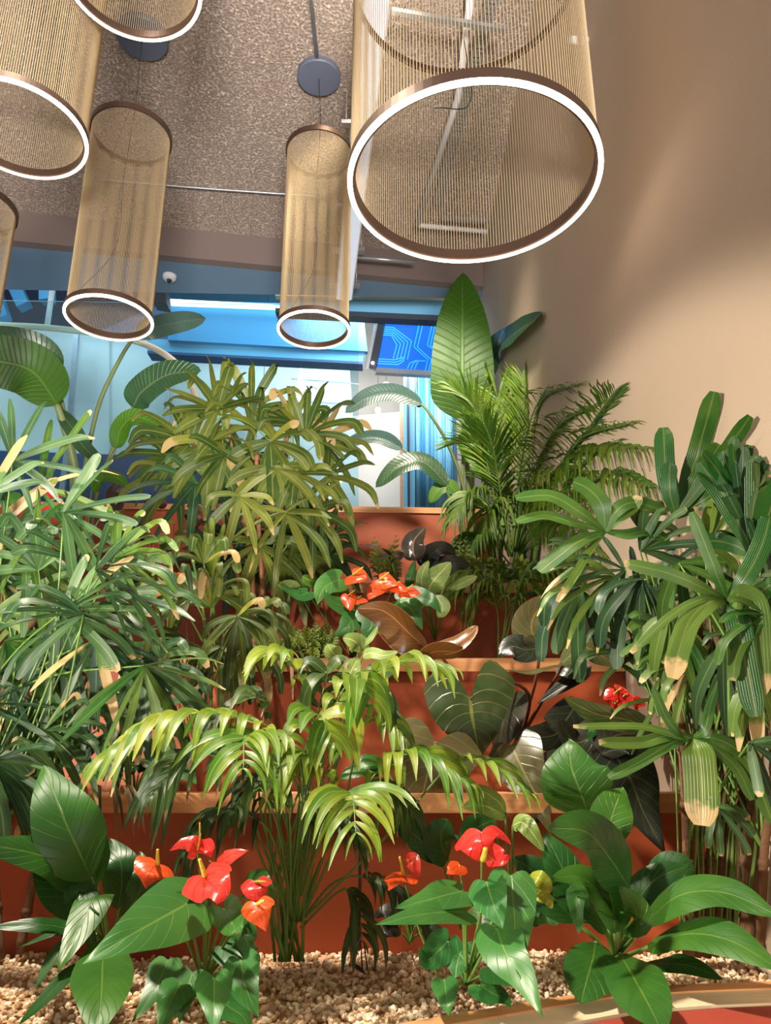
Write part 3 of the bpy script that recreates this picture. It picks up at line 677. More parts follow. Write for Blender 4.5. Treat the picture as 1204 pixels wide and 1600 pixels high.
def frond(root, mat, pts, n, ln, wd, droop=.5, t0=.2, ang=55, roll=0, smat='stem', sr=.0022, jit=.12, up=.75, name='frond', kind='lance', t1=1.0, keep=1.0, tipn=True, fwd=0):
    line = cr([PP(p) for p in pts], 10); n_ = len(line)-1
    mb = MB(); mb.mi = 1; mb.tube(line, sr, sr*.35, 5); mb.mi = 0
    base = random.random()*.6
    for i in range(n):
        f = i/(n-1); t = t0 + (t1-t0)*f
        k = t*n_; a = min(int(k), n_-1); c = line[a].lerp(line[a+1], k-a)
        T = (line[min(a+2, n_)]-line[max(a-1, 0)]).normalized()
        S = T.cross(UP)
        if S.length < .25: S = T.cross((EYEV-c).normalized())
        S.normalize()
        if roll: S = Matrix.Rotation(R(roll), 3, T) @ S
        env = math.sin(math.pi*min(1, .18+.78*f))**.6
        for sd in (-1, 1):
            if random.random() > keep: continue
            an = R(ang*(1-.45*f) + random.uniform(-6, 6))
            L = ln*env*random.uniform(1-jit, 1+jit)
            d = (T*math.cos(an) + S*sd*math.sin(an) + UP*random.uniform(-.05, .12)).normalized()
            dr = droop*random.uniform(.7, 1.3)
            q = [c, c+d*L*.38+UP*L*.03*(1-dr), c+d*L*(.72-.08*dr)-UP*L*.22*dr, c+d*L*(1-.30*dr)-UP*L*.62*dr + Vector((0,-fwd*L,0))]
            N = (UP*up + (EYEV-c).normalized()*(1-up)*1.2 + S*sd*random.uniform(-.25,.1)).normalized()
            mb.rnd = min(1, max(0, base + random.uniform(-.3, .5)))
            leafgrid(mb, cr(q, 3), wd*env, kind, N, .22, 1, minw=.06)
    return mb.build(name, [M[mat], M[smat]], root)
def fan(root, mat, hub, ang, spread, n, lpx, wpx, droop=.35, fwd=.25, stem=None, sr=.0026, smat='stem', kind='strap', rnd=None, up=.45, name='fan_leaf', lift=.0):
    """palmate leaf: n straps radiating round a hub"""
    h = PP(hub); s = pxm(h); L0 = lpx*s; wd = wpx*s
    mb = MB()
    base = random.random()*.6 if rnd is None else rnd
    X = Vector((1, 0, 0))
    for i in range(n):
        f = (i/(n-1)-.5) if n > 1 else 0
        th = R(ang + f*spread + random.uniform(-5, 5))
        L = L0*(1-.22*abs(2*f)**2)*random.uniform(.86, 1.1)
        d = (X*math.cos(th) + CAMUP*math.sin(th) + Vector((0, -1, 0))*(fwd+random.uniform(-.25, .3))).normalized()
        dr = droop*random.uniform(.5, 1.5)
        q = [h, h+d*L*.35+UP*L*lift, h+d*L*.72-UP*L*.16*dr, h+d*L*(1-.18*dr)-UP*L*.52*dr]
        for z in q:
            if z.x > WX-.012: z.x = WX-.012
        N = ((EYEV-h).normalized()*(1-up) + UP*up + Vector((random.uniform(-.3,.3), 0, 0))).normalized()
        mb.rnd = min(1, max(0, base + random.uniform(-.35, .45))) if random.random() > .07 else random.uniform(1.6, 3)  # a few straps turn wholly tan, warm-light sheen put into leaf colour
        leafgrid(mb, cr(q, 4), wd*random.uniform(.8, 1.15), kind, N, .16, 1, minw=.10, twist=random.uniform(-.5, .5))
    if stem:
        mb.mi = 1; s3 = [PP(p) for p in stem]+[h]
        if len(s3) == 2: s3 = [s3[0], s3[0].lerp(s3[1], .5)+UP*.02, s3[1]]
        mb.tube(cr(s3, 5), sr, sr*.6, 5)
    return mb.build(name, [M[mat], M[smat]], root)
def cane(root, pts, r, mat='cane', r1=None):
    m = MB(); line = cr([PP(p) for p in pts], 8)
    m.tube(line, r, r1 or r*.8, 8)
    # node rings / fibre cuffs
    for i in range(3, len(line)-1, 4):
        m.tube([line[i], line[i].lerp(line[i+1], .5)], r*1.25, r*1.0, 8)
    return m.build('cane', M[mat], root)
def plant(name, base, label, cat='plant', group=None):
    return thing(name, tuple(PP(base)), label, cat, group)
def rosette(root, mat, c, n, lpx, wpx, kind='oval', a0=20, a1=160, fwd=.5, droop=.4, seed=0, smat='stem', lobe=0, up=.5, name='leaf', stemf=.45, lift=.5):
    """leaves on petioles round a crown, arching outward"""
    rs = random.Random(seed); b = PP(c); s = pxm(b)
    for i in range(n):
        az = R(a0+(a1-a0)*(i+rs.uniform(.2, .8))/n); el = rs.uniform(.35, 1.1)
        d = Vector((math.cos(az), -math.sin(az)*fwd if rs.random() < .7 else .25, 0)); d = (d*math.cos(el) + UP*math.sin(el)).normalized()
        L = lpx*s*rs.uniform(.7, 1.1); st = b + d*L*stemf + UP*L*lift*.4
        dh = Vector((d.x, d.y, 0)); dh.normalize()
        pts = [st, st+d*L*.35+dh*L*.1, st+d*L*.5+dh*L*.35-UP*L*droop*.35, st+d*L*.55+dh*L*.55-UP*L*droop*.9]
        for z in pts:
            if z.x > WX-.02: z.x = WX-.02
        mb = MB(); mb.rnd = rs.random(); T = pts[-1]-pts[0]
        N = ((EYEV-st).normalized()*(1-up)+UP*up).normalized()
        leafgrid(mb, cr(pts, 4), wpx*s*rs.uniform(.8, 1.15), kind, N, .15, 2, .02, lobe, .15, rs.random()*6)
        o = mb.build(name, M[mat], root)
        m2 = MB(); m2.tube(cr([b, b.lerp(st, .5)+UP*L*.05, st], 4), .0022, .0015, 5); m2.build('petiole', M[smat], o)

# ------------------------------------------------------------------ bird of paradise, right
random.seed(11)
rt = plant('bird_of_paradise', (735,905,3.70), 'tall bird of paradise with one huge upright green leaf against the beige wall')
LF(rt, 'strelb', [(724,656,3.55),(722,590,3.5),(722,500,3.5),(722,426,3.55)], 98, 'paddle', 0, .05, .12, .02, 0, .1, stem=[(737,905,3.7),(733,780,3.65)], sr=.016, smat='strelstem', n=8, rnd=.6)
LF(rt, 'streld', [(748,600,3.7),(775,548,3.68),(805,520,3.65),(847,493,3.6)], 56, 'banana', 10, .2, .25, .04, 0, .1, stem=[(742,905,3.75),(738,760,3.72)], sr=.011, smat='strelstem', rnd=.2)
LF(rt, 'strel', [(724,668,3.55),(745,690,3.5),(752,715,3.5),(748,745,3.5)], 64, 'wide', 0, .1, .2, .05, 0, .2, stem=[(730,905,3.7),(722,780,3.6)], sr=.010, smat='strelstem', rnd=.1)
rt = plant('bird_of_paradise', (728,915,3.6), 'bird of paradise with thin arching stalks and narrow blue-green leaves below the hanging screen')
LF(rt, 'strelg', [(660,632,3.4),(615,614,3.4),(575,620,3.4),(539,645,3.4)], 34, 'banana', 10, .15, .3, .02, 0, .1, stem=[(740,910,3.6),(728,780,3.55),(702,700,3.5),(672,648,3.42)], sr=.009, smat='strelstem')
LF(rt, 'strelg', [(629,702,3.45),(600,686,3.45),(570,684,3.45),(530,698,3.45)], 28, 'banana', 10, .2, .3, .02, 0, .1, stem=[(735,910,3.6),(712,800,3.55),(672,735,3.5)], sr=.008, smat='strelstem')
LF(rt, 'streld', [(700,760,3.4),(662,722,3.4),(625,728,3.4),(586,762,3.4)], 40, 'banana', 0, .4, .25, .05, 0, .15, stem=[(730,915,3.6),(722,800,3.5)], sr=.007, smat='strelstem', rnd=.7)
LF(rt, 'strel', [(716,772,3.4),(700,758,3.4),(685,765,3.4),(671,786,3.4)], 30, 'banana', 0, .4, .2, .05, 0, .15, stem=[(728,915,3.6)], sr=.006, smat='strelstem', rnd=.1)
# bird of paradise, left
rt = plant('bird_of_paradise', (128,868,3.2), 'big bird of paradise at left with broad leaves in front of the pale glass wall')
LF(rt, 'streld', [(84,588,3.05),(62,553,3.0),(10,537,2.95),(-70,530,2.9)], 66, 'banana', 0, .1, .2, .03, 0, .15, stem=[(120,868,3.2),(112,720,3.15),(98,640,3.08)], sr=.016, smat='strelstem', rnd=.5)
LF(rt, 'strelb', [(90,634,3.0),(52,582,2.95),(0,565,2.9),(-70,560,2.85)], 98, 'banana', 0, .1, .15, .03, 0, .1, stem=[(124,868,3.2),(118,740,3.1),(100,665,3.03)], sr=.020, smat='strelstem', rnd=.7, n=8)
LF(rt, 'streld', [(92,640,3.05),(112,668,3.0),(132,700,3.0),(160,722,2.95)], 30, 'banana', 30, .6, .3, .03, 0, .15, rnd=.9)
LF(rt, 'streld', [(207,637,3.1),(222,612,3.05),(262,586,3.0),(314,580,2.95)], 58, 'banana', -10, .25, .25, .03, 0, .12, stem=[(140,868,3.2),(150,770,3.2),(186,680,3.15)], sr=.009, smat='strelstem', rnd=1, n=8)
LF(rt, 'strelg', [(212,522,3.2),(240,512,3.2),(280,503,3.15),(322,497,3.1)], 40, 'banana', 5, .05, .25, .05, 0, .12, stem=[(132,868,3.2),(128,770,3.2),(152,640,3.2),(188,560,3.2)], sr=.011, smat='strelstem', rnd=.9)  # greyish copy carries the glare over this leaf in its colour
LF(rt, 'strel', [(180,702,3.1),(190,668,3.05),(215,652,3.0),(262,672,3.0)], 36, 'banana', 0, .3, .25, .05, 0, .15, stem=[(138,868,3.2),(150,780,3.2)], sr=.008, smat='strelstem', rnd=.1)
LF(rt, 'strel', [(142,768,3.1),(160,748,3.05),(180,746,3.0),(200,760,3.0)], 26, 'banana', 0, .3, .25, .05, 0, .15, stem=[(134,868,3.2)], sr=.006, smat='strelstem', rnd=.1)

# ------------------------------------------------------------------ olive lady palm, middle left
random.seed(21)
rt = plant('lady_palm', (405,1060,2.25), 'bushy olive lady palm with drooping browned leaf tips above reddish canes, middle left')
canes = [[(398,1062,2.25),(396,920,2.27),(380,800,2.25),(352,650,2.2)], [(408,1060,2.3),(410,920,2.3),(420,800,2.3),(455,660,2.25)], [(424,1062,2.22),(426,930,2.22),(438,830,2.22),(470,730,2.2)],
         [(388,1058,2.3),(376,920,2.32),(350,820,2.3),(300,690,2.3)], [(414,1064,2.2),(414,960,2.2),(405,850,2.2),(400,700,2.2)]]
for i, c_ in enumerate(canes): cane(rt, c_, .0085, 'canem')
hubs = [(352,648,2.2,85),(455,662,2.22,70),(400,672,2.2,90),(300,695,2.3,150),(268,712,2.3,165),(495,690,2.2,15),(515,745,2.2,-20),(465,740,2.15,-50),(425,730,2.12,-80),
        (345,710,2.15,-120),(310,755,2.2,-150),(380,775,2.12,-90),(440,800,2.15,-80),(480,800,2.2,-50),(340,640,2.25,130),(475,680,2.25,50),(410,850,2.2,-90),(380,720,2.3,60),(285,740,2.3,200),(430,690,2.2,-60),(350,770,2.25,30),(450,860,2.25,-60),(400,640,2.25,60),(330,690,2.2,-60)]
for k_, (x, y, Y, a) in enumerate(hubs):
    x += random.uniform(-8, 8); c_ = random.choice(canes); up_ = y < 700
    mt = 'rhapm' if (k_ % 5 or up_) else 'rhapl'
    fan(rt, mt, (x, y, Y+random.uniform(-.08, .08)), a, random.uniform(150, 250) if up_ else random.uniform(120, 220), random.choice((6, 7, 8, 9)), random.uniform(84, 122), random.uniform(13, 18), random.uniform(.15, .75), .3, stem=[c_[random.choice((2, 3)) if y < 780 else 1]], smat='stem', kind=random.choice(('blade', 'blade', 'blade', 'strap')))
for k_ in range(16):
    x = random.uniform(300, 520); y = random.uniform(700, 880); fan(rt, random.choice(('rhapm','parlord')), (x, y, 2.38), random.uniform(0, 360), 260, 8, 80, 13, .5, .1, stem=[random.choice(canes)[2]], rnd=0, kind='blade')
# small fan with folded young blades and rust leaf
fan(rt, 'parlor', (331,900,2.1), 90, 38, 9, 96, 8, .1, .1, stem=[(336,1030,2.2)], rnd=.3)
# ------------------------------------------------------------------ lower thin lady palm, centre left
random.seed(24)
rt = plant('lady_palm', (330,1160,1.85), 'small lady palm with grassy thin stalks below the olive one, centre left')
cs = [[(318,1165,1.85),(322,1060,1.85),(318,960,1.83),(300,870,1.8)], [(340,1165,1.86),(346,1060,1.86),(352,980,1.85),(372,962,1.83)], [(330,1165,1.8),(330,1080,1.8),(333,1010,1.8)]]
for c_ in cs: cane(rt, c_, .004, 'stem')
for i in range(34):
    x = random.uniform(255, 400); m = MB(); m.tube(cr([PP((x*.5+165, 1165, 1.84)), PP((x*.8+64, 1090, 1.82)), PP((x, random.uniform(960, 1040), 1.8))], 4), .0013, .0007, 4); m.build('grassy_stalk', M['stem'], rt)
for (x, y, a, L) in ((330,950,110,110),(372,962,-30,95),(372,962,-90,85),(318,880,90,90),(300,930,170,100),(345,1010,-100,80),(390,1010,-60,80),(290,1000,200,90),(330,930,40,110),(245,900,150,80),(400,960,10,80)):
    fan(rt, 'rhapm', (x, y, 1.78+random.uniform(-.06, .06)), a, random.uniform(90, 150), 6, L, 13, .8, .25, stem=[random.choice(cs)[1]], rnd=random.uniform(.0, .5))

# ------------------------------------------------------------------ large lady palm, left foreground
random.seed(31)
rt = plant('lady_palm', (20,1340,1.42), 'large blue-green lady palm filling the left edge in the foreground')
cs = [[(0,1500,1.42),(-10,1300,1.45),(0,1100,1.5),(60,950,1.5)], [(-60,1500,1.42),(-50,1300,1.45),(-40,1100,1.5),(-10,850,1.5)], [(40,1490,1.45),(60,1330,1.46),(90,1180,1.48),(150,1010,1.45)]]
cs[2][0] = (30, 1490, 1.44)
for c_ in cs: cane(rt, c_, .008)
hubs = [(-15,770,60),(20,720,20),(-30,840,10),(40,850,-20),(100,800,-10),(98,955,20),(120,880,70),(150,890,10),(30,930,-60),(10,1000,-40),(95,955,-60),(150,1000,-70),(60,1040,-80),(-20,1100,-30),
        (220,1035,-35),(225,1040,-80),(130,960,190),(170,930,-20),(0,890,60),(60,890,100),(-20,960,30),(20,1070,-120),(70,1140,-20),(-10,1190,-10),(180,870,20),(60,760,-5)]
for (x, y, a) in hubs:
    Y = 1.42 + random.uniform(-.12, .18)
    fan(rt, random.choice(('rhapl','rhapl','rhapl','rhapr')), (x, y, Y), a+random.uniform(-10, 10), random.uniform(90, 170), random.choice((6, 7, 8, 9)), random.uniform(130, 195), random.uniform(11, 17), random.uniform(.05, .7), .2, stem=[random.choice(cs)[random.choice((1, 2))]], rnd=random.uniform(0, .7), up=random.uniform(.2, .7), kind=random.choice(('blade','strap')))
for k_ in range(16):
    x = random.uniform(-30, 240); y = random.uniform(740, 1120)
    if x > 150 and y < 880: continue
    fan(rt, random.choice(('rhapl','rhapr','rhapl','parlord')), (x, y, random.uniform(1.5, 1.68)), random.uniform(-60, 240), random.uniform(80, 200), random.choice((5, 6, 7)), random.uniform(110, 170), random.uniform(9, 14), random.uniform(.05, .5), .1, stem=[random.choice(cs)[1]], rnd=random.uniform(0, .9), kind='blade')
fan(rt, 'rhapl', (90,1210,1.35), 180, 100, 5, 130, 20, .3, .2, stem=[(40,1330,1.45)], rnd=.9)
fan(rt, 'rhapl', (-30,1180,1.30), -40, 60, 4, 120, 26, .5, .2, stem=[(-20,1330,1.42)], rnd=.8)

# ------------------------------------------------------------------ large lady palm, right foreground
random.seed(41)
rt = plant('lady_palm', (1120,1492,1.42), 'large green lady palm with broad straps filling the right edge, beside the beige wall')
cs = []
for i in range(9):
    x0 = 1075+i*14; cs.append([(x0, 1494, 1.40+.01*(i % 3)), (x0+random.uniform(-10,14), 1330, 1.38), (x0+random.uniform(-20,25), 1150, 1.35), (x0+random.uniform(-40,30), 960, 1.32)])
    cane(rt, cs[-1], random.uniform(.006, .010))
for i in range(16):
    x0 = random.uniform(1060, 1180); m = MB(); m.tube(cr([PP((x0, 1450, 1.38)), PP((x0+random.uniform(-10, 20), 1250, 1.35)), PP((x0+random.uniform(-50, 30), 1050, 1.33))], 5), .0018, .0014, 4); m.build('leaf_stalk', M['stem'], rt)
def FR(x, y, Y, a, sp, n, L, w, dr, rnd=None, up=.45, fwd=.25, lift=0):
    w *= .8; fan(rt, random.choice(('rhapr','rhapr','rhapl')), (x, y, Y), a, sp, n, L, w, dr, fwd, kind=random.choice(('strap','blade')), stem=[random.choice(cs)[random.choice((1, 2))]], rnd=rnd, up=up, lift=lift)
# individual straps of the bright top leaf
hub = (1056,808,1.35)
for (x, y, w_, r_) in ((1036,668,30,.1),(1046,722,24,.0),(1116,612,30,.1),(1124,694,32,.4),(1172,650,22,.2),(1160,740,26,.2)):
    LF(rt, 'rhapr', [hub, ((hub[0]*.5+x*.5)+(-6 if x < 1060 else 2), hub[1]*.5+y*.5, 1.33), (x, y, 1.32)], w_, 'strap', 0, .1, .15, 0, 0, .1, name='leaf_strap', rnd=r_, nx=1)
for (x, y, w_, r_) in ((1128,705,26,0),(1092,722,26,0),(1180,712,26,.0),(1204,760,24,.1),(1240,700,24,0),(1085,845,20,.0)):
    LF(rt, 'rhapr', [(1180,870,1.2), ((1180+x)/2, (870+y)/2-10, 1.2), (x, y, 1.2)], w_+6, 'strap', 0, .2, .15, 0, 0, .1, name='leaf_strap', rnd=r_, nx=1)
hub = (946,830,1.40)
for (pts, w_, r_) in (([(905,800),(860,775),(805,778)],24,.3),([(890,815),(850,805),(806,815)],18,.3),([(940,790),(920,765),(895,752)],30,.2),([(960,800),(990,785),(1042,800)],26,.3),([(905,845),(870,870),(842,893)],26,.3),([(980,835),(1010,830),(1046,845)],22,.3),([(965,810),(985,795),(998,775)],22,.7),([(920,860),(900,895),(870,940)],14,.9)):
    LF(rt, 'rhapr', [hub]+[(x, y, 1.38) for x, y in pts], w_, 'strap', 0, .4, .15, 0, 0, .1, name='leaf_strap', rnd=r_, nx=1)
# the big hub with broad drooping straps
hub = (1135,938,1.15)
for (pts, w_, r_) in (([(1150,932),(1175,945),(1182,1015),(1185,1085)],46,.8),([(1110,940),(1080,965),(1062,1010),(1050,1060)],34,.9),([(1150,960),(1165,1040),(1180,1120)],38,.1),([(1090,915),(1040,895),(975,880)],22,.5),([(1100,935),(1050,960),(985,1020)],14,.6),([(1180,930),(1204,915),(1260,905)],30,.2),([(1120,900),(1100,850),(1080,800)],20,.2),([(1165,900),(1190,850),(1204,800)],30,.1)):
    LF(rt, 'rhapr', [hub]+[(x, y, 1.12) for x, y in pts], w_, 'strap', 0, .25, .12, 0, 0, .15, name='leaf_strap', rnd=r_, nx=2, stem=[(1140,1150,1.2)] if w_ == 46 else None)
hub = (1082,1152,1.25)
for (pts, w_, r_) in (([(1090,1175),(1094,1220),(1096,1290)],50,.9),([(1040,1150),(1000,1160),(935,1160)],20,.5),([(1050,1160),(1000,1190),(950,1215)],20,.4),([(1120,1155),(1160,1180),(1185,1230),(1206,1285)],24,.3),([(1110,1165),(1150,1200),(1175,1250)],18,.2),([(1060,1145),(1040,1120),(1020,1075)],14,.3),([(1100,1140),(1110,1100),(1125,1050)],16,.2),([(1060,1150),(1000,1135),(895,1135)],12,.6)):
    LF(rt, 'rhapr', [hub]+[(x, y, 1.23) for x, y in pts], w_, 'strap', 0, .3, .12, 0, 0, .15, name='leaf_strap', rnd=r_, nx=2, stem=[(1120,1350,1.38)] if w_ == 50 else None)
for (x, y, Y, a, sp, n, L, w_, dr) in ((1000,905,1.38,-110,110,6,125,26,.9),(905,915,1.45,-120,90,5,110,26,.8),(960,900,1.42,200,90,6,150,18,.5),(1060,880,1.3,-60,130,7,130,22,.6),(1100,850,1.28,40,150,8,120,24,.3),(1160,820,1.2,60,140,8,140,26,.2),
    (1190,900,1.15,-60,120,7,140,26,.6),(1040,960,1.3,-90,100,6,110,24,.8),(1130,1010,1.22,-70,120,6,130,24,.7),(1090,1040,1.3,-150,110,6,110,16,.6),(1180,1050,1.18,-90,90,5,130,26,.6),(1060,1000,1.35,160,80,5,120,20,.5),(930,870,1.48,190,80,6,120,16,.4),
    (1120,1260,1.3,-60,100,5,70,16,.6),(1170,1160,1.2,-40,100,5,90,18,.5),(1000,860,1.4,30,120,7,110,20,.3),(1150,780,1.22,90,120,7,110,26,.1),(1200,960,1.12,200,90,5,110,24,.5),(1030,1060,1.38,-60,120,6,80,14,.6),(1130,1150,1.36,-120,120,6,90,16,.5)):
    FR(x, y, Y, a, sp, n, L, w_, dr)

for k_ in range(18):
    x = random.uniform(960, 1190); y = random.uniform(760, 1120)
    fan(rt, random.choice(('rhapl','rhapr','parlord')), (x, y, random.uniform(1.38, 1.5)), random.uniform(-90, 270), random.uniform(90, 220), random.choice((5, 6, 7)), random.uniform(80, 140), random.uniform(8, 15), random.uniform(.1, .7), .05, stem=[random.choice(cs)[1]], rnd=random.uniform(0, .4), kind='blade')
# ------------------------------------------------------------------ areca palm, right back
random.seed(51)
rt = plant('areca_palm', (800,925,3.05), 'feathery areca palm at back right, below the huge upright leaf')
for i in range(12): 
    x0 = 775+i*6; cane(rt, [(x0, 925, 3.0+.02*(i % 4)), (x0+random.uniform(-12, 16), 850, 3.0), (x0+random.uniform(-15, 25), 780, 3.0)], .009, 'stem')
fr = [[(790,860),(762,730),(742,640),(700,600)],[(795,860),(790,720),(782,640),(765,592)],[(800,860),(815,720),(840,630),(905,598)],[(805,860),(835,740),(868,670),(935,628)],[(810,860),(860,760),(900,690),(985,660)],
      [(815,860),(875,770),(930,705),(1010,700)],[(815,870),(880,790),(950,740),(1015,760)],[(795,870),(770,800),(740,775),(705,810)],[(800,870),(775,820),(765,800),(752,860)],[(805,860),(810,740),(818,640),(815,585)],
      [(800,860),(772,760),(752,700),(708,690)],[(812,865),(850,800),(880,770),(935,800)],[(800,870),(790,800),(785,760),(800,850)],[(806,865),(830,790),(870,735),(930,745)],[(803,862),(822,760),(850,700),(880,650)],[(810,870),(850,830),(890,820),(940,870)],
      [(800,868),(810,800),(830,770),(868,850)],[(798,868),(780,760),(770,700),(755,660)],[(806,862),(840,770),(885,720),(960,690)],[(795,880),(770,850),(745,840),(715,880)],[(815,862),(870,740),(925,660),(960,610)]]
for i, f_ in enumerate(fr):
    Y = random.uniform(2.75, 3.05); pts = [(x, y, 3.0*(1-k/3)+Y*k/3 + (.0)) for k, (x, y) in enumerate(f_)]
    up_ = f_[-1][1] < 700
    frond(rt, 'areca', pts, 30, .23 if up_ else .19, .0135, .22 if up_ else .8, .30, 44, sr=.004, fwd=.1, up=.5)
# variegated schefflera bush and drooping bits under it
rt = plant('dwarf_umbrella_plant', (760,960,2.75), 'small-leaved umbrella bush below the areca palm')
for i in range(46):
    x = random.uniform(715, 850); y = random.uniform(872, 945)
    fan(rt, 'fern' if i % 3 else 'rhapr', (x, y, random.uniform(2.55, 2.8)), random.uniform(0, 360), 300, 7, 17, 8, .3, .3, stem=[(760+(x-760)*.3, 958, 2.74)], kind='oval', sr=.0015, name='leaf_cluster')
rt = plant('areca_palm', (745,1040,2.35), 'small yellowish palm with narrow drooping fronds, beside the upright bronze leaf')
for f_ in ([(775,1040),(790,960),(770,905),(700,925)],[(780,1040),(810,930),(850,890),(900,910)],[(778,1040),(790,940),(760,920),(732,975)],[(782,1040),(800,960),(820,900),(850,950)],[(778,1040),(775,950),(745,905),(690,915)],[(780,1040),(800,950),(850,930),(880,990)]):
    frond(rt, 'areca', [(x, y, 2.3) for x, y in f_], 16, .15, .014, .8, .35, 50, sr=.003, up=.5)

# ------------------------------------------------------------------ parlour palm, centre front
random.seed(61)
rt = plant('parlor_palm', (462,1505,1.38), 'arching parlour palm with yellow-green fronds in the centre of the gravel')
for i in range(20):
    x0 = 440+random.uniform(-12, 36); m = MB(); m.tube(cr([PP((x0, 1502, 1.36+random.uniform(-.03, .04))), PP((x0+random.uniform(-30, 20), 1400, 1.36)), PP((x0+random.uniform(-60, 70), 1270, 1.36)), PP((x0+random.uniform(-70, 110), 1170, 1.36))], 5), .003, .0018, 6); m.build('stem', M['stem'], rt)
FP = [ # (points, Y end, n, len, w, droop, roll, mat)
 ([(450,1440),(470,1200),(400,1128),(270,1120),(150,1190)],1.15,12,.120,.022,.9,0,'parlor'),
 ([(455,1440),(450,1250),(420,1160),(385,1150),(380,1200)],1.12,10,.112,.018,.7,0,'parlor'),
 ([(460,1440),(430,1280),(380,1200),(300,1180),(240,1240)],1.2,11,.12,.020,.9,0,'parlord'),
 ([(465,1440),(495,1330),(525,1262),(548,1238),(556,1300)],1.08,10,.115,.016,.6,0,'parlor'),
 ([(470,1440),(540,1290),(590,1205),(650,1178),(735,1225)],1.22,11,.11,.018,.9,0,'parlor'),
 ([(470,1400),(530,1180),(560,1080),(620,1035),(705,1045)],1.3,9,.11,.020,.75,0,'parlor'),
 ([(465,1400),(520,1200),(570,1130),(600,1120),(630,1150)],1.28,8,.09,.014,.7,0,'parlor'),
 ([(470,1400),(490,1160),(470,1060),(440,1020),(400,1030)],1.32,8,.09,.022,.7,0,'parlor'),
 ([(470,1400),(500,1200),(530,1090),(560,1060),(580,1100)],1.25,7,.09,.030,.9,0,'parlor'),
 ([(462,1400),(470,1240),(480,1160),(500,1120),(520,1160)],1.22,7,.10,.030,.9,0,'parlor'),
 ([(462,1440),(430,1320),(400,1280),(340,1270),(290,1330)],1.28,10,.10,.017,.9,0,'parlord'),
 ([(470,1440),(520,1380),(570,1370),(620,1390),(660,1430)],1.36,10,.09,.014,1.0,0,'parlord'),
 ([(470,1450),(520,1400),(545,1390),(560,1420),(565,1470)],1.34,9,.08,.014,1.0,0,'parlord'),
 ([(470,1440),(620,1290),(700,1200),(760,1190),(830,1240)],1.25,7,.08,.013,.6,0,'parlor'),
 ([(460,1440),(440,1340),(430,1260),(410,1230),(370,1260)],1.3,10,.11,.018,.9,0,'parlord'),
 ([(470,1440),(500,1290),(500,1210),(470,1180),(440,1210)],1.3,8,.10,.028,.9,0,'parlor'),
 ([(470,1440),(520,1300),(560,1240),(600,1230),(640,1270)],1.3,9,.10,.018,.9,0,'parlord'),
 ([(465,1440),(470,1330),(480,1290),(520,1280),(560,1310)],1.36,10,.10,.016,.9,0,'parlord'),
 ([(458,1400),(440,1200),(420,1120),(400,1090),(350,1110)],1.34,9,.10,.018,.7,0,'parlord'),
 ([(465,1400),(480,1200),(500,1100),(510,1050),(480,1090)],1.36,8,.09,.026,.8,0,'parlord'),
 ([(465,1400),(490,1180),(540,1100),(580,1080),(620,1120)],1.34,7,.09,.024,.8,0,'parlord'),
]
for (pt, Ye, n_, L, w_, dr, ro, mt) in FP:
    pts = [(x, y, 1.36+(Ye-1.36)*k/(len(pt)-1)) for k, (x, y) in enumerate(pt)]
    frond(rt, mt, pts, n_, L, w_, dr, .48, 64, sr=.0024, up=.55, fwd=.15, jit=.2)

# ------------------------------------------------------------------ philodendrons
random.seed(71)
rt = plant('philodendron', (740,1150,1.9), 'dark heart-leaved philodendron with upright bronze leaf, right of centre')
S0 = (800,1160,1.85)
LF(rt, 'philo', [(734,1092,1.55),(737,1120,1.54),(743,1150,1.54),(750,1186,1.55)], 148, 'heart', 0, .05, .06, .02, .42, .12, stem=[(815,1150,1.8),(826,1085,1.7),(775,1062,1.6)], sr=.004, smat='stemr', n=8, nx=5, rnd=.05)
LF(rt, 'philo', [(680,1160,1.52),(672,1190,1.5),(662,1230,1.5),(650,1285,1.5)], 158, 'heart', -8, .3, .12, .03, .22, .15, stem=[(720,1250,1.6),(690,1175,1.56)], sr=.004, smat='stemr', n=8, nx=5, rnd=.95)
LF(rt, 'philor', [(668,1015,1.75),(640,990,1.72),(600,955,1.72),(556,950,1.72)], 66, 'wide', 10, .3, -.3, .03, 0, .2, stem=[(735,1130,1.85),(700,1040,1.8)], sr=.004, smat='stemr', n=8, nx=4, rnd=.4)
LF(rt, 'philor', [(672,1014,1.74),(705,1010,1.72),(730,995,1.72),(746,978,1.72)], 42, 'wide', -30, .3, .4, .03, 0, .3, n=8, nx=4, rnd=.7)
LF(rt, 'philor', [(655,1030,1.72),(680,1018,1.70),(710,1018,1.70),(724,1012,1.7)], 34, 'wide', 60, .3, .1, .03, 0, .2, n=6, nx=4, rnd=.1)
LF(rt, 'philod', [(790,1100,1.65),(785,1130,1.62),(780,1160,1.62),(772,1185,1.62)], 90, 'heart', 40, .3, .1, .02, .2, .15, n=6, nx=4)
LF(rt, 'philo', [(845,1010,1.7),(830,985,1.7),(835,960,1.7),(862,930,1.7)], 62, 'wide', 10, .2, .15, .03, 0, .1, stem=[(810,1150,1.8),(835,1070,1.72)], sr=.004, smat='stemr', n=6, nx=4, rnd=1)
LF(rt, 'philod', [(845,1012,1.68),(820,1015,1.65),(800,1010,1.65),(778,1022,1.65)], 50, 'wide', 0, .4, .15, .03, 0, .1, n=6, nx=4)
LF(rt, 'philo', [(880,1040,1.62),(850,1045,1.6),(820,1052,1.6),(775,1044,1.6)], 30, 'wide', 20, .6, .15, .05, 0, .1, stem=[(815,1150,1.8)], sr=.004, smat='stemr', n=6, nx=4, rnd=.6)
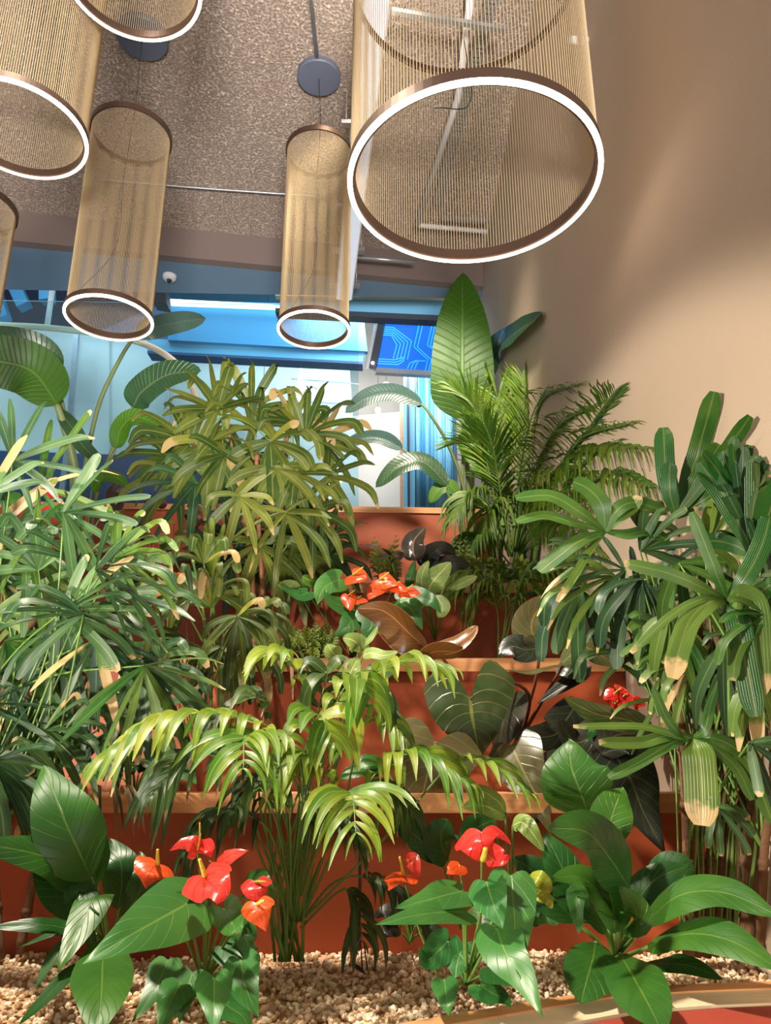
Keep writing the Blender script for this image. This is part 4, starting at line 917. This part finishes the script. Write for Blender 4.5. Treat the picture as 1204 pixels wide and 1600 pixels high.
LF(rt, 'philo', [(875,1038,1.62),(910,1012,1.6),(940,1025,1.6),(965,1042,1.6)], 46, 'wide', 20, .6, .15, .05, 0, .1, n=6, nx=4, rnd=.3)
LF(rt, 'philod', [(868,1045,1.66),(890,1045,1.64),(905,1052,1.64),(840,1100,1.64)], 40, 'wide', 20, .3, .15, .05, 0, .1, n=6, nx=4)
rt = plant('philodendron', (900,1180,1.62), 'shadowed near-black philodendron behind the glossy peace lily at right')
LF(rt, 'philo', [(800,1165,1.55),(815,1200,1.52),(835,1240,1.5),(862,1305,1.48)], 96, 'heart', 15, .2, .1, .03, .2, .15, stem=[(890,1190,1.6),(820,1150,1.58)], sr=.004, smat='stemd', n=8, nx=4, rnd=.9)
LF(rt, 'philod', [(960,1180,1.5),(985,1220,1.48),(1005,1270,1.46),(1040,1335,1.44)], 110, 'heart', -10, .2, .1, .03, .2, .15, stem=[(910,1190,1.6)], sr=.004, smat='stemd', n=8, nx=4)
LF(rt, 'philod', [(900,1100,1.6),(880,1130,1.58),(860,1150,1.56),(800,1150,1.55)], 60, 'wide', -10, .2, .1, .03, .2, .15, stem=[(905,1190,1.6)], sr=.004, smat='stemd', n=8, nx=4)
LF(rt, 'philod', [(960,1120,1.58),(935,1140,1.56),(900,1160,1.55),(870,1120,1.55)], 56, 'wide', -10, .5, .1, .03, 0, .15, n=8, nx=4, stem=[(905,1190,1.6)])
LF(rt, 'philo', [(1020,1140,1.5),(980,1125,1.5),(930,1115,1.5),(880,1090,1.5)], 50, 'wide', -10, .5, .1, .03, 0, .15, n=8, nx=4, stem=[(905,1190,1.6)])
LF(rt, 'philod', [(900,1180,1.55),(870,1200,1.5),(850,1230,1.5),(830,1290,1.5)], 70, 'wide', 0, .3, .1, .03, 0, .15, n=8, nx=4)
LF(rt, 'philod', [(940,1180,1.5),(960,1150,1.5),(1000,1150,1.5),(1030,1180,1.5)], 70, 'wide', 0, .3, .1, .03, 0, .15, n=8, nx=4)

# ------------------------------------------------------------------ peace lilies in the gravel
random.seed(81)
rt = plant('peace_lily', (955,1500,1.36), 'glossy broad-leaved peace lily at lower right, leaf hanging over the wooden edge')
B = (958,1500,1.36)
def PL(pts, w_, roll=0, up=.3, rnd=None, st=True, **k):
    LF(rt, 'spath', pts, w_, 'oval', roll, up, k.pop('fold', .15), k.pop('wave', .04), 0, k.pop('curl', .15), stem=[B, ((B[0]+pts[0][0])/2+3, (B[1]+pts[0][1])/2, (B[2]+pts[0][2])/2)] if st else None, sr=.0038, n=7, nx=4, rnd=rnd, **k)
PL([(918,1272,1.33),(905,1235,1.3),(892,1200,1.3),(888,1156,1.33)], 112, 0, .2, .5)
PL([(938,1330,1.30),(950,1290,1.28),(962,1255,1.28),(972,1230,1.3)], 66, 10, .2, .9)
PL([(985,1392,1.2),(955,1345,1.16),(915,1300,1.12),(856,1294,1.1)], 92, -12, .4, .2)
PL([(966,1440,1.25),(940,1400,1.2),(905,1370,1.18),(862,1372,1.15)], 58, 10, .4, .9)
PL([(975,1450,1.25),(992,1440,1.2),(990,1415,1.18),(965,1385,1.17)], 50, 10, .3, .6, st=False)
PL([(1004,1445,1.25),(1060,1400,1.2),(1130,1395,1.17),(1215,1430,1.12)], 84, 0, .6, .6)
PL([(1010,1480,1.22),(1070,1460,1.17),(1140,1470,1.12),(1225,1520,1.06)], 84, 0, .6, .7)
PL([(930,1472,1.25),(925,1500,1.18),(915,1535,1.13),(906,1570,1.10)], 84, 0, .3, .4)
PL([(968,1490,1.22),(985,1520,1.12),(1010,1565,1.03),(1035,1615,.97)], 96, 0, .3, .5)
PL([(1010,1400,1.35),(1040,1365,1.33),(1065,1355,1.32),(1085,1360,1.32)], 60, 0, .3, .0)
PL([(1000,1510,1.25),(1040,1505,1.2),(1080,1510,1.18),(1130,1530,1.15)], 44, 0, .6, .0)
PL([(940,1440,1.3),(900,1400,1.3),(870,1340,1.3),(850,1300,1.32)], 60, 0, .2, .0)
PL([(900,1440,1.34),(860,1400,1.34),(830,1360,1.35),(800,1340,1.36)], 60, 0, .2, .0)
PL([(995,1440,1.3),(1000,1400,1.3),(1030,1370,1.3),(1078,1352,1.3)], 56, 0, .4, .1)
PL([(945,1460,1.3),(925,1420,1.28),(900,1400,1.28),(905,1460,1.25)], 40, 0, .3, .3, st=False)
PL([(960,1460,1.25),(958,1420,1.22),(950,1390,1.2),(935,1360,1.2)], 60, 0, .2, .4)
rt = plant('peace_lily', (165,1480,1.38), 'dark glossy peace lily at lower left, below the large lady palm')
B = (168,1490,1.36)
PL([(142,1372,1.2),(118,1320,1.17),(92,1260,1.17),(68,1195,1.2)], 104, 0, .2, .4)
PL([(130,1398,1.22),(90,1350,1.17),(40,1330,1.13),(-40,1318,1.08)], 66, -5, .4, .3)
PL([(160,1410,1.22),(150,1400,1.18),(130,1440,1.14),(90,1520,1.08)], 60, 15, .3, .8)
PL([(162,1470,1.18),(160,1510,1.08),(158,1555,1.0),(152,1620,.95)], 100, 0, .3, .7)
PL([(150,1385,1.25),(145,1350,1.23),(138,1310,1.22),(130,1270,1.24)], 70, 25, .2, .3)
PL([(185,1420,1.28),(190,1380,1.27),(188,1345,1.27),(172,1310,1.3)], 60, 0, .2, .1)
PL([(200,1425,1.28),(215,1400,1.27),(225,1365,1.27),(218,1330,1.3)], 44, 0, .2, .0)
PL([(130,1420,1.3),(110,1400,1.25),(80,1370,1.22),(50,1345,1.2)], 70, 0, .2, .0)
PL([(150,1460,1.3),(120,1450,1.28),(90,1455,1.26),(30,1480,1.24)], 22, 0, .6, .0)
PL([(150,1470,1.25),(100,1450,1.25),(60,1445,1.22),(-20,1450,1.2)], 34, 0, .5, .0)
PL([(140,1460,1.2),(110,1470,1.18),(80,1500,1.15),(55,1545,1.1)], 24, 0, .5, .0)
PL([(150,1500,1.15),(110,1520,1.1),(70,1560,1.05),(30,1600,1.0)], 26, 0, .5, .0)
PL([(150,1490,1.2),(120,1400,1.18),(135,1395,1.18),(155,1430,1.15)], 40, 0, .5, .0, st=False)
rt = plant('peace_lily', (80,1245,1.75), 'young peace lily with an upright light leaf on the lowest terrace at left')
B = (78,1250,1.72)
PL([(82,1140,1.62),(80,1115,1.62),(76,1085,1.62),(74,1058,1.64)], 36, 0, .1, .9)
PL([(70,1190,1.65),(55,1160,1.6),(45,1120,1.6),(10,1090,1.6)], 50, 0, .3, .1)
PL([(90,1200,1.65),(110,1170,1.62),(140,1160,1.6),(170,1180,1.6)], 36, 0, .3, .2)
PL([(70,1200,1.65),(40,1190,1.6),(10,1195,1.6),(-30,1220,1.58)], 40, 0, .5, .2)

# ------------------------------------------------------------------ anthuriums
random.seed(91)
rt = plant('anthurium', (320,1530,1.2), 'red anthurium at lower left with a large pointed leaf and five flowers')
B = (318,1535,1.18)
def AL(pts, w_, roll=0, up=.3, rnd=None, st=1, lobe=.3, B=None, **k):
    b = B or globals()['B']
    LF(rt, 'anth', pts, w_, 'heart', roll, up, k.pop('fold', .10), k.pop('wave', .02), lobe, k.pop('curl', .12), stem=[b, ((b[0]+pts[0][0])/2, (b[1]+pts[0][1])/2, (b[2]+pts[0][2])/2)] if st else None, sr=.0022, n=8, nx=5, rnd=rnd, **k)
AL([(292,1412,1.04),(250,1435,1.0),(200,1463,.96),(126,1508,.92)], 120, 0, .3, .55, lobe=.32)
AL([(334,1528,1.03),(334,1555,1.0),(334,1580,.98),(336,1620,.96)], 62, 0, .2, .3, lobe=.35)
AL([(376,1500,1.08),(380,1530,1.05),(390,1560,1.03),(404,1590,1.02)], 64, 10, .2, .2, lobe=.3)
AL([(350,1420,1.1),(362,1440,1.1),(368,1455,1.08),(372,1470,1.08)], 54, 20, .3, .9)
AL([(375,1430,1.12),(382,1460,1.1),(390,1480,1.1),(404,1482,1.1)], 50, 30, .3, .1)
AL([(262,1500,1.1),(250,1530,1.07),(232,1560,1.05),(205,1600,1.03)], 54, 10, .3, .6, lobe=.15)
AL([(280,1540,1.05),(268,1560,1.03),(258,1585,1.02),(246,1620,1.0)], 56, 0, .3, .4, lobe=.2)
AL([(300,1520,1.08),(292,1545,1.06),(285,1570,1.04),(280,1600,1.03)], 50, 0, .3, .4, lobe=.2)
AL([(350,1480,1.15),(365,1500,1.13),(372,1520,1.12),(366,1550,1.12)], 46, 0, .3, .0)
AL([(385,1385,1.2),(400,1370,1.18),(412,1372,1.16),(430,1390,1.15)], 40, 0, .4, .6)
AL([(340,1560,1.06),(360,1575,1.04),(380,1590,1.02),(395,1625,1.0)], 50, 0, .3, .2, lobe=.2)
SP(rt, [(320,1368,1.02),(330,1382,1.0),(340,1395,.99),(338,1413,.98)], 84, 'spathe', (-.1,.3), [B,(322,1450,1.1)], 0, .2, lobe=.3)
SP(rt, [(338,1352,1.06),(350,1342,1.05),(368,1334,1.05),(388,1328,1.05)], 38, 'spathe', (-.3,.2), [B,(330,1440,1.1)], 20, .6)
SP(rt, [(308,1330,1.06),(300,1318,1.05),(285,1318,1.05),(264,1330,1.04)], 34, 'spathe', (.15,.8), [B,(318,1420,1.1)], -10, .4)
SP(rt, [(312,1318,1.07),(320,1322,1.06),(326,1330,1.05),(330,1340,1.05)], 36, 'spathe', (.0,.9), None, 0, .4)
SP(rt, [(246,1350,1.08),(238,1358,1.07),(232,1370,1.06),(228,1388,1.06)], 74, 'spatheo', (.0,.3), [B,(280,1440,1.14)], 0, .4, lobe=.1)
SP(rt, [(400,1378,1.08),(402,1390,1.07),(406,1400,1.07),(412,1408,1.07)], 50, 'spathe', (.3,.0), [B,(370,1440,1.14)], 0, .2)
SP(rt, [(402,1412,1.06),(405,1425,1.05),(410,1438,1.05),(416,1456,1.05)], 54, 'spatheo', (.2,.1), [B,(370,1470,1.14)], 0, .2)
rt = plant('anthurium', (740,1545,1.22), 'red anthurium at lower right of centre with glossy upright leaf and crumpled red flower')
B = (728,1540,1.2)
AL([(722,1392,1.12),(690,1400,1.08),(660,1408,1.06),(615,1420,1.04)], 72, 0, .5, .5)
AL([(728,1425,1.1),(690,1425,1.05),(640,1432,1.02),(583,1446,1.0)], 56, -15, .6, .4)
AL([(760,1378,1.1),(766,1400,1.07),(775,1425,1.05),(786,1452,1.04)], 74, 18, .2, .1)
AL([(798,1368,1.14),(802,1420,1.1),(805,1470,1.05),(812,1530,1.0)], 84, -5, .2, .6, lobe=.15)
AL([(775,1450,1.08),(790,1490,1.03),(818,1530,1.0),(848,1590,.96)], 84, 0, .2, .4, lobe=.3)
AL([(694,1532,1.1),(696,1550,1.07),(698,1568,1.05),(702,1588,1.04)], 46, 0, .2, .5, lobe=.3)
AL([(770,1510,1.12),(790,1520,1.1),(810,1530,1.08),(836,1545,1.06)], 60, 0, .4, .1)
AL([(700,1470,1.2),(680,1490,1.18),(665,1500,1.17),(655,1480,1.16)], 56, 0, .3, .0)
AL([(750,1540,1.15),(765,1550,1.12),(785,1560,1.1),(800,1575,1.08)], 50, 0, .4, .0)
AL([(722,1478,1.2),(715,1500,1.18),(712,1515,1.17),(710,1530,1.16)], 54, 0, .3, .2)
o_ = LF(rt, 'spathe', [(752,1300,1.07),(754,1316,1.055),(762,1332,1.06),(778,1346,1.09)], 90, 'heart', 0, .1, .1, .05, .2, .6, [B,(750,1440,1.16)], .0019, 'stem', 'spathe', n=7, nx=5)
m = MB(); m.tube(cr([PP((754,1344,1.05)), PP((757,1334,1.04)), PP((758,1326,1.035))], 4), .004, .003, 8); m.build('spadix', M['spadix'], o_)
SP(rt, [(766,1335,1.12),(776,1338,1.11),(786,1342,1.1),(798,1336,1.1)], 36, 'spathe', (.1,.1), None, 20, .3)
SP(rt, [(718,1352,1.14),(712,1356,1.13),(704,1360,1.12),(697,1366,1.12)], 32, 'spatheo', (-.1,-.3), [B,(728,1440,1.18)], 0, .3)
SP(rt, [(630,1368,1.2),(618,1372,1.19),(610,1380,1.18),(605,1392,1.18)], 58, 'spatheo', (-.1,.5), [(690,1540,1.25),(650,1440,1.22)], 40, .2, lobe=.25)
SP(rt, [(640,1352,1.22),(644,1345,1.21),(650,1362,1.2),(648,1378,1.2)], 30, 'spathe', (-.1,.3), None, 10, .2, lobe=.2)
rt = plant('anthurium', (545,1060,2.2), 'orange-red anthurium cluster of six flowers in the middle of the terraces')
B = (548,1030,2.2)
AL([(560,945,2.1),(545,950,2.08),(520,940,2.06),(505,925,2.05)], 48, 0, .4, .7)
AL([(530,905,2.1),(510,915,2.08),(500,928,2.06),(495,945,2.05)], 44, 0, .3, .9)
AL([(555,965,2.05),(545,975,2.03),(535,985,2.02),(520,995,2.02)], 40, 0, .3, .3)
AL([(575,955,2.05),(580,975,2.03),(572,990,2.02),(560,1005,2.02)], 44, 0, .3, .1)
AL([(620,940,2.1),(640,950,2.08),(650,965,2.06),(660,985,2.05)], 44, 0, .3, .2)
AL([(640,930,2.1),(660,935,2.08),(675,940,2.06),(690,960,2.05)], 40, 0, .3, .1)
AL([(480,925,2.15),(470,930,2.13),(455,925,2.12),(435,912,2.1)], 34, 0, .5, .2)
for (x, y, w_, mt, dx, dy) in ((558,900,40,'spatheo',14,4),(602,908,36,'spatheo',18,6),(586,922,34,'spatheo',-10,14),(545,938,26,'spatheo',2,16),(562,938,20,'spatheo',12,2),(640,925,32,'spatheo',16,4),(594,968,20,'spatheo',12,3),(622,918,24,'spatheo',14,6)):
    SP(rt, [(x-dx*.5, y-dy*.5, 2.06),(x, y, 2.05),(x+dx*.6, y+dy*.6, 2.04),(x+dx*1.1, y+dy*1.1, 2.03)], w_, mt, (.4, .3), [B, (x*.5+548*.5, 980, 2.12)], random.uniform(-20, 20), .5)
rt = plant('anthurium', (975,1165,1.7), 'small red crumpled anthurium flowers beside the beige wall, below the right lady palm')
B = (975,1160,1.66)
for (x, y, w_, dx, dy) in ((955,1088,30,-8,8),(970,1080,26,10,2),(978,1092,28,12,6),(998,1100,26,10,4),(965,1102,26,10,6)):
    SP(rt, [(x-dx*.5, y-dy*.5, 1.5),(x, y, 1.5),(x+dx*.6, y+dy*.6, 1.49),(x+dx*1.1, y+dy*1.1, 1.48)], w_, 'spathe', (.2, .2), [B, (x, 1130, 1.56)], random.uniform(-20, 20), .4, wave=.1)
AL([(960,1120,1.55),(945,1130,1.53),(930,1140,1.52),(915,1160,1.5)], 40, 0, .4, .1)
rt = plant('anthurium', (262,1020,2.1), 'small red anthurium with two flowers half hidden under the slanting terrace')
B = (262,1010,2.1)
SP(rt, [(274,900,2.0),(276,906,2.0),(278,912,2.0),(280,922,2.0)], 24, 'spathe', (.2,-.4), [B, (268,960,2.05)])
SP(rt, [(250,930,2.0),(247,934,2.0),(245,938,2.0),(243,946,2.0)], 14, 'spatheo', (.2,.2), [B, (255,970,2.05)])
for (x, y, dx, dy, w_) in ((225,870,-20,30,34),(285,900,20,22,38),(262,940,10,36,40),(300,930,24,20,34),(235,925,-18,28,36),(215,905,-24,16,30)):
    AL([(x, y, 2.0),(x+dx*.4, y+dy*.3, 1.98),(x+dx*.7, y+dy*.7, 1.97),(x+dx, y+dy, 1.96)], w_, 0, .4)
rt = plant('anthurium', (85,900,2.9), 'pinkish red anthurium flowers behind the large lady palm at far left')
B = (85,880,2.85)
for (x, y, w_, dx, dy) in ((80,770,22,16,8),(98,800,20,12,6),(72,795,16,-10,4),(108,806,12,4,8)):
    SP(rt, [(x-dx*.5, y-dy*.5, 2.7),(x, y, 2.7),(x+dx*.6, y+dy*.6, 2.69),(x+dx*1.1, y+dy*1.1, 2.68)], w_, 'spathe', (.2, .2), [B, (x, 840, 2.78)])
for (x, y, dx, dy, w_) in ((70,740,20,-10,34),(30,780,-24,12,34),(60,800,-14,20,30),(120,790,24,12,30),(45,760,-20,-12,30)):
    AL([(x, y, 2.7),(x+dx*.4, y+dy*.3, 2.68),(x+dx*.7, y+dy*.7, 2.67),(x+dx, y+dy, 2.66)], w_, 0, .4)

# ------------------------------------------------------------------ patterned and dark foliage plants
random.seed(101)
rt = plant('aglaonema', (520,1215,1.75), 'pale-patterned aglaonema rising above the parlour palm')
def GL(pts, w_, mat='aglao', kind='wide', rnd=None, B=(520,1210,1.72), roll=0, up=.3, smat='stem', st=1):
    LF(rt, mat, pts, w_, kind, roll, up, .15, .03, 0, .1, stem=[B, ((B[0]+pts[0][0])/2, (B[1]+pts[0][1])/2, (B[2]+pts[0][2])/2)] if st else None, sr=.0025, smat=smat, n=6, nx=3, rnd=rnd)
GL([(538,1042,1.66),(530,1030,1.62),(518,1018,1.6),(512,1006,1.6)], 34)
GL([(548,1075,1.62),(545,1060,1.6),(550,1045,1.58),(560,1028,1.58)], 38)
GL([(560,1020,1.7),(560,1008,1.68),(550,1000,1.67),(535,996,1.67)], 34)
GL([(575,1040,1.6),(590,1050,1.58),(605,1045,1.57),(622,1030,1.57)], 34, 'rhapr', rnd=.0)
GL([(560,1012,1.7),(574,1002,1.68),(584,990,1.67),(590,978,1.67)], 10)
GL([(565,1025,1.66),(580,1020,1.65),(600,1024,1.64),(622,1018,1.64)], 20)
rt = plant('aglaonema', (790,1370,1.48), 'striped aglaonema in front of the lowest terrace, above the crumpled red flower')
Bq = (800,1440,1.42)
GL([(790,1275,1.36),(765,1262,1.33),(745,1258,1.31),(722,1262,1.3)], 34, B=Bq)
GL([(772,1280,1.36),(750,1290,1.34),(735,1300,1.33),(718,1318,1.32)], 44, 'spath', B=Bq, rnd=.1)
GL([(790,1270,1.36),(775,1250,1.33),(750,1235,1.31),(735,1240,1.3)], 24, B=Bq)
GL([(800,1290,1.34),(815,1285,1.32),(830,1300,1.3),(850,1330,1.3)], 32, B=Bq)
GL([(826,1370,1.22),(840,1372,1.2),(852,1382,1.2),(860,1396,1.2)], 28, 'parlor', B=Bq, rnd=.9)
GL([(826,1398,1.22),(842,1398,1.2),(855,1405,1.2),(862,1420,1.2)], 22, 'parlor', B=Bq, rnd=.9)
GL([(690,1340,1.38),(665,1320,1.35),(640,1300,1.34),(612,1290,1.34)], 46, 'spath', B=(720,1450,1.42), rnd=.1)
GL([(700,1340,1.38),(690,1320,1.35),(690,1300,1.34),(700,1280,1.34)], 60, 'spath', B=(720,1450,1.42), rnd=.0)
rt = plant('aglaonema', (680,1010,2.35), 'pale-veined aglaonema beside the orange-red anthurium cluster')
Bq = (680,1000,2.3)
GL([(668,925,2.2),(675,910,2.18),(688,895,2.17),(704,878,2.17)], 38, B=Bq, rnd=.9)
GL([(660,920,2.2),(658,905,2.18),(662,890,2.17),(670,876,2.17)], 18, B=Bq)
GL([(640,920,2.22),(640,905,2.2),(644,890,2.2),(648,876,2.2)], 16, 'rhapr', B=Bq, rnd=.1)
GL([(700,920,2.2),(720,912,2.18),(735,905,2.17),(745,900,2.17)], 18, B=Bq)
GL([(665,930,2.15),(650,940,2.13),(640,950,2.12),(632,960,2.12)], 30, B=Bq)
GL([(680,930,2.15),(690,945,2.13),(690,955,2.12),(684,965,2.12)], 26, B=Bq)
GL([(470,930,2.2),(458,920,2.18),(448,915,2.17),(434,914,2.17)], 26, B=(520,1020,2.3))
GL([(498,905,2.2),(490,908,2.18),(480,905,2.17),(472,900,2.17)], 26, 'parlor', B=(520,1020,2.3))
rt = plant('alocasia', (655,985,2.5), 'small alocasia with a metallic upright leaf against the topmost terrace')
LF(rt, 'alocas', [(648,872,2.45),(645,858,2.44),(648,842,2.43),(664,824,2.43)], 40, 'wide', 0, .2, .25, .03, .1, .3, stem=[(650,980,2.5),(650,920,2.48)], sr=.004, smat='stemr', n=7, nx=4)
LF(rt, 'calath', [(612,880,2.4),(605,870,2.38),(600,868,2.37),(590,872,2.37)], 20, 'wide', 0, .6, .2, .03, 0, .1, stem=[(645,980,2.5)], n=5)
LF(rt, 'calath', [(612,880,2.4),(618,870,2.38),(624,866,2.37),(624,876,2.37)], 20, 'wide', 0, .6, .2, .03, 0, .1, n=5)
LF(rt, 'philod', [(610,868,2.5),(598,858,2.48),(580,852,2.47),(552,852,2.46)], 18, 'wide', 20, .6, .2, .03, 0, .1, stem=[(640,980,2.5)], n=5)
LF(rt, 'philod', [(665,890,2.55),(672,868,2.53),(690,858,2.52),(712,866,2.52)], 46, 'wide', 0, .5, .2, .03, 0, .1, stem=[(655,980,2.5)], n=5)
LF(rt, 'philod', [(670,905,2.5),(690,890,2.48),(710,880,2.47),(735,885,2.47)], 50, 'wide', 0, .5, .2, .03, 0, .1, stem=[(655,980,2.5)], n=5)
rt = plant('dark_leaved_croton', (185,860,3.2), 'dark maroon leaf standing upright left of the olive lady palm')
LF(rt, 'calath', [(184,800,3.0),(180,782,3.0),(178,768,3.0),(190,752,3.0)], 28, 'wide', 0, .1, .2, .06, 0, .2, stem=[(185,855,3.15)], n=6, nx=3, rnd=0)
rt = plant('begonia', (255,895,3.1), 'mottled begonia with dark maroon leaves lying along the slanting terrace')
for i in range(34):
    x = random.uniform(165, 345); y = random.uniform(785, 852) if i > 8 else random.uniform(835, 862); a = random.uniform(0, 6.28); L = random.uniform(16, 28); Y = 3.0 + (x-170)*.0012 - (y-800)*.0005+.05
    mt = random.choice(('calath', 'calath', 'fern', 'calath', 'philod', 'aglao'))
    LF(rt, mt, [(x, y, Y), (x+math.cos(a)*L*.5, y+math.sin(a)*L*.3-3, Y-.02), (x+math.cos(a)*L, y+math.sin(a)*L*.5, Y-.03)], random.uniform(16, 26), 'wide', random.uniform(-40, 40), .5, .2, .08, .1, .2, n=3, nx=2, stem=[(x*.7+76, 880, Y+.02)], sr=.0015, smat='stemr')
def bushy(label, c, rx, ry, n, mat, L, w_, name='fern', cat='plant', Yr=.1, base=None):
    rt = plant(name, base or (c[0], c[1]+ry, c[2]), label, cat)
    b = base or (c[0], c[1]+ry, c[2])
    for i in range(n):
        x = c[0]+random.uniform(-rx, rx); y = c[1]+random.uniform(-ry, ry)*.8; Y = c[2]+random.uniform(-Yr, Yr)
        pts = [b, ((b[0]+x)/2+(x-b[0])*.2, (b[1]+y)/2-ry*.2, (b[2]+Y)/2), (x, y, Y)]
        frond(rt, mat, pts, 9, L, w_, .5, .35, 60, sr=.0012, kind='oval', name='sprig', up=.5)
    return rt
bushy('low yellow-green bushy shrub on the second terrace, left of the orange-red anthurium', (487,990,2.1), 42, 28, 26, 'fern', .03, .010, name='feathery_shrub', base=(487,1060,2.12))
bushy('fine green fern under the canes of the olive lady palm', (440,1000,2.08), 30, 20, 14, 'fern', .035, .010, name='fern', base=(445,1060,2.12))
bushy('small pale fern peeping out beside the metallic leaf', (600,850,2.62), 20, 14, 10, 'fern', .04, .012, name='fern', base=(615,960,2.6))
bushy('tiny fern under the areca palm next to the umbrella bush', (712,860,2.75), 18, 26, 12, 'fern', .035, .010, name='fern', base=(715,950,2.75))
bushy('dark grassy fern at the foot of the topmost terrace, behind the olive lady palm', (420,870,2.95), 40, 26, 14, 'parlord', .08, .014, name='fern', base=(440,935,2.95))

# understory foliage that closes the gaps on the terraces
def under(label, c, n, lpx, wpx, mat, seed, name='peace_lily', kind='oval', **k):
    rt = plant(name, c, label); rosette(rt, mat, c, n, lpx, wpx, kind, -10, 190, seed=seed, **k)
under('dark peace lily clump between the large lady palm and the small one', (210,1245,1.72), 9, 70, 30, 'spath', 1)
under('dark green peace lily clump behind the left red anthurium', (255,1470,1.42), 8, 70, 34, 'spath', 2)
under('low dark clump in the gravel right of the parlour palm stems', (640,1475,1.45), 6, 50, 26, 'philod', 4)
under('green clump behind the right anthurium at the foot of the terrace', (820,1478,1.44), 7, 70, 36, 'spath', 5)
under('pothos clump on the second terrace beneath the small lady palm', (230,1060,2.15), 10, 60, 26, 'anth', 6, name='pothos', kind='heart', lobe=.2)
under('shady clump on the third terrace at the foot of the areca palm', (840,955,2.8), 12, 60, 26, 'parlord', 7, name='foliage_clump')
under('green clump on the third terrace under the begonias', (150,960,2.7), 10, 60, 30, 'anth', 8, name='pothos', kind='heart', lobe=.2)
under('dark clump behind the right lady palm canes, against the beige wall', (1010,1205,1.7), 9, 80, 34, 'philod', 9, name='foliage_clump')
under('dark leafy clump on the lowest terrace below the heart-leaved philodendron', (620,1235,1.75), 8, 60, 30, 'spath', 10, name='foliage_clump')
for (px, py, Y, n_, lab) in ((250,1050,1.93,16,'dry bleached blades hanging over the second rim, under the small lady palm'), (430,1040,1.94,9,'few withered blades over the second rim, left of the pale-patterned aglaonema'), (150,1250,1.47,12,'withered blades lying over the lowest rim at left')):
    rt = plant('dry_leaf_tuft', (px, py-4, Y+.06), lab, 'dry leaves')
    for k_ in range(n_):
        x = px+random.uniform(-45, 45); dx = random.uniform(-40, 40)
        m = MB(); m.rnd = random.random()
        leafgrid(m, cr([PP((x, py-8, Y+.03)), PP((x+dx*.5, py-22, Y-.03)), PP((x+dx, py+random.uniform(5, 25), Y-.07)), PP((x+dx*1.2, py+random.uniform(35, 85), Y-.08))], 4), random.uniform(.006, .012), 'blade', UP, .3, 1, twist=random.uniform(-1, 1))
        m.build('blade', M['dry' if k_ % 3 else 'parlord'], rt)
# dry leaf on the gravel
m = MB(); a = PZ(532,1513,-.352); b = PZ(572,1524,-.352); m.rnd = .5
leafgrid(m, cr([a, a.lerp(b, .5)+UP*.008, b], 5), .014, 'oval', UP, .2, 2)
single('fallen_leaf', m, M['cable'], 'dark dried leaf lying on the gravel in the centre', 'leaf', smooth=True)
root = thing('plant_support', tuple(PZ(565,1512,-.36)), 'thin dark prongs standing in the gravel behind the fallen leaf', 'support')
for (x0, x1) in ((546,556),(566,563),(574,568)):
    m = MB(); m.tube([PZ(x0, 1508 if x0 == 546 else 1516, -.358), P(x1, 1470, PZ(565,1512,-.36).y)], .0011, n=5); m.build('prong', M['cable'], root)
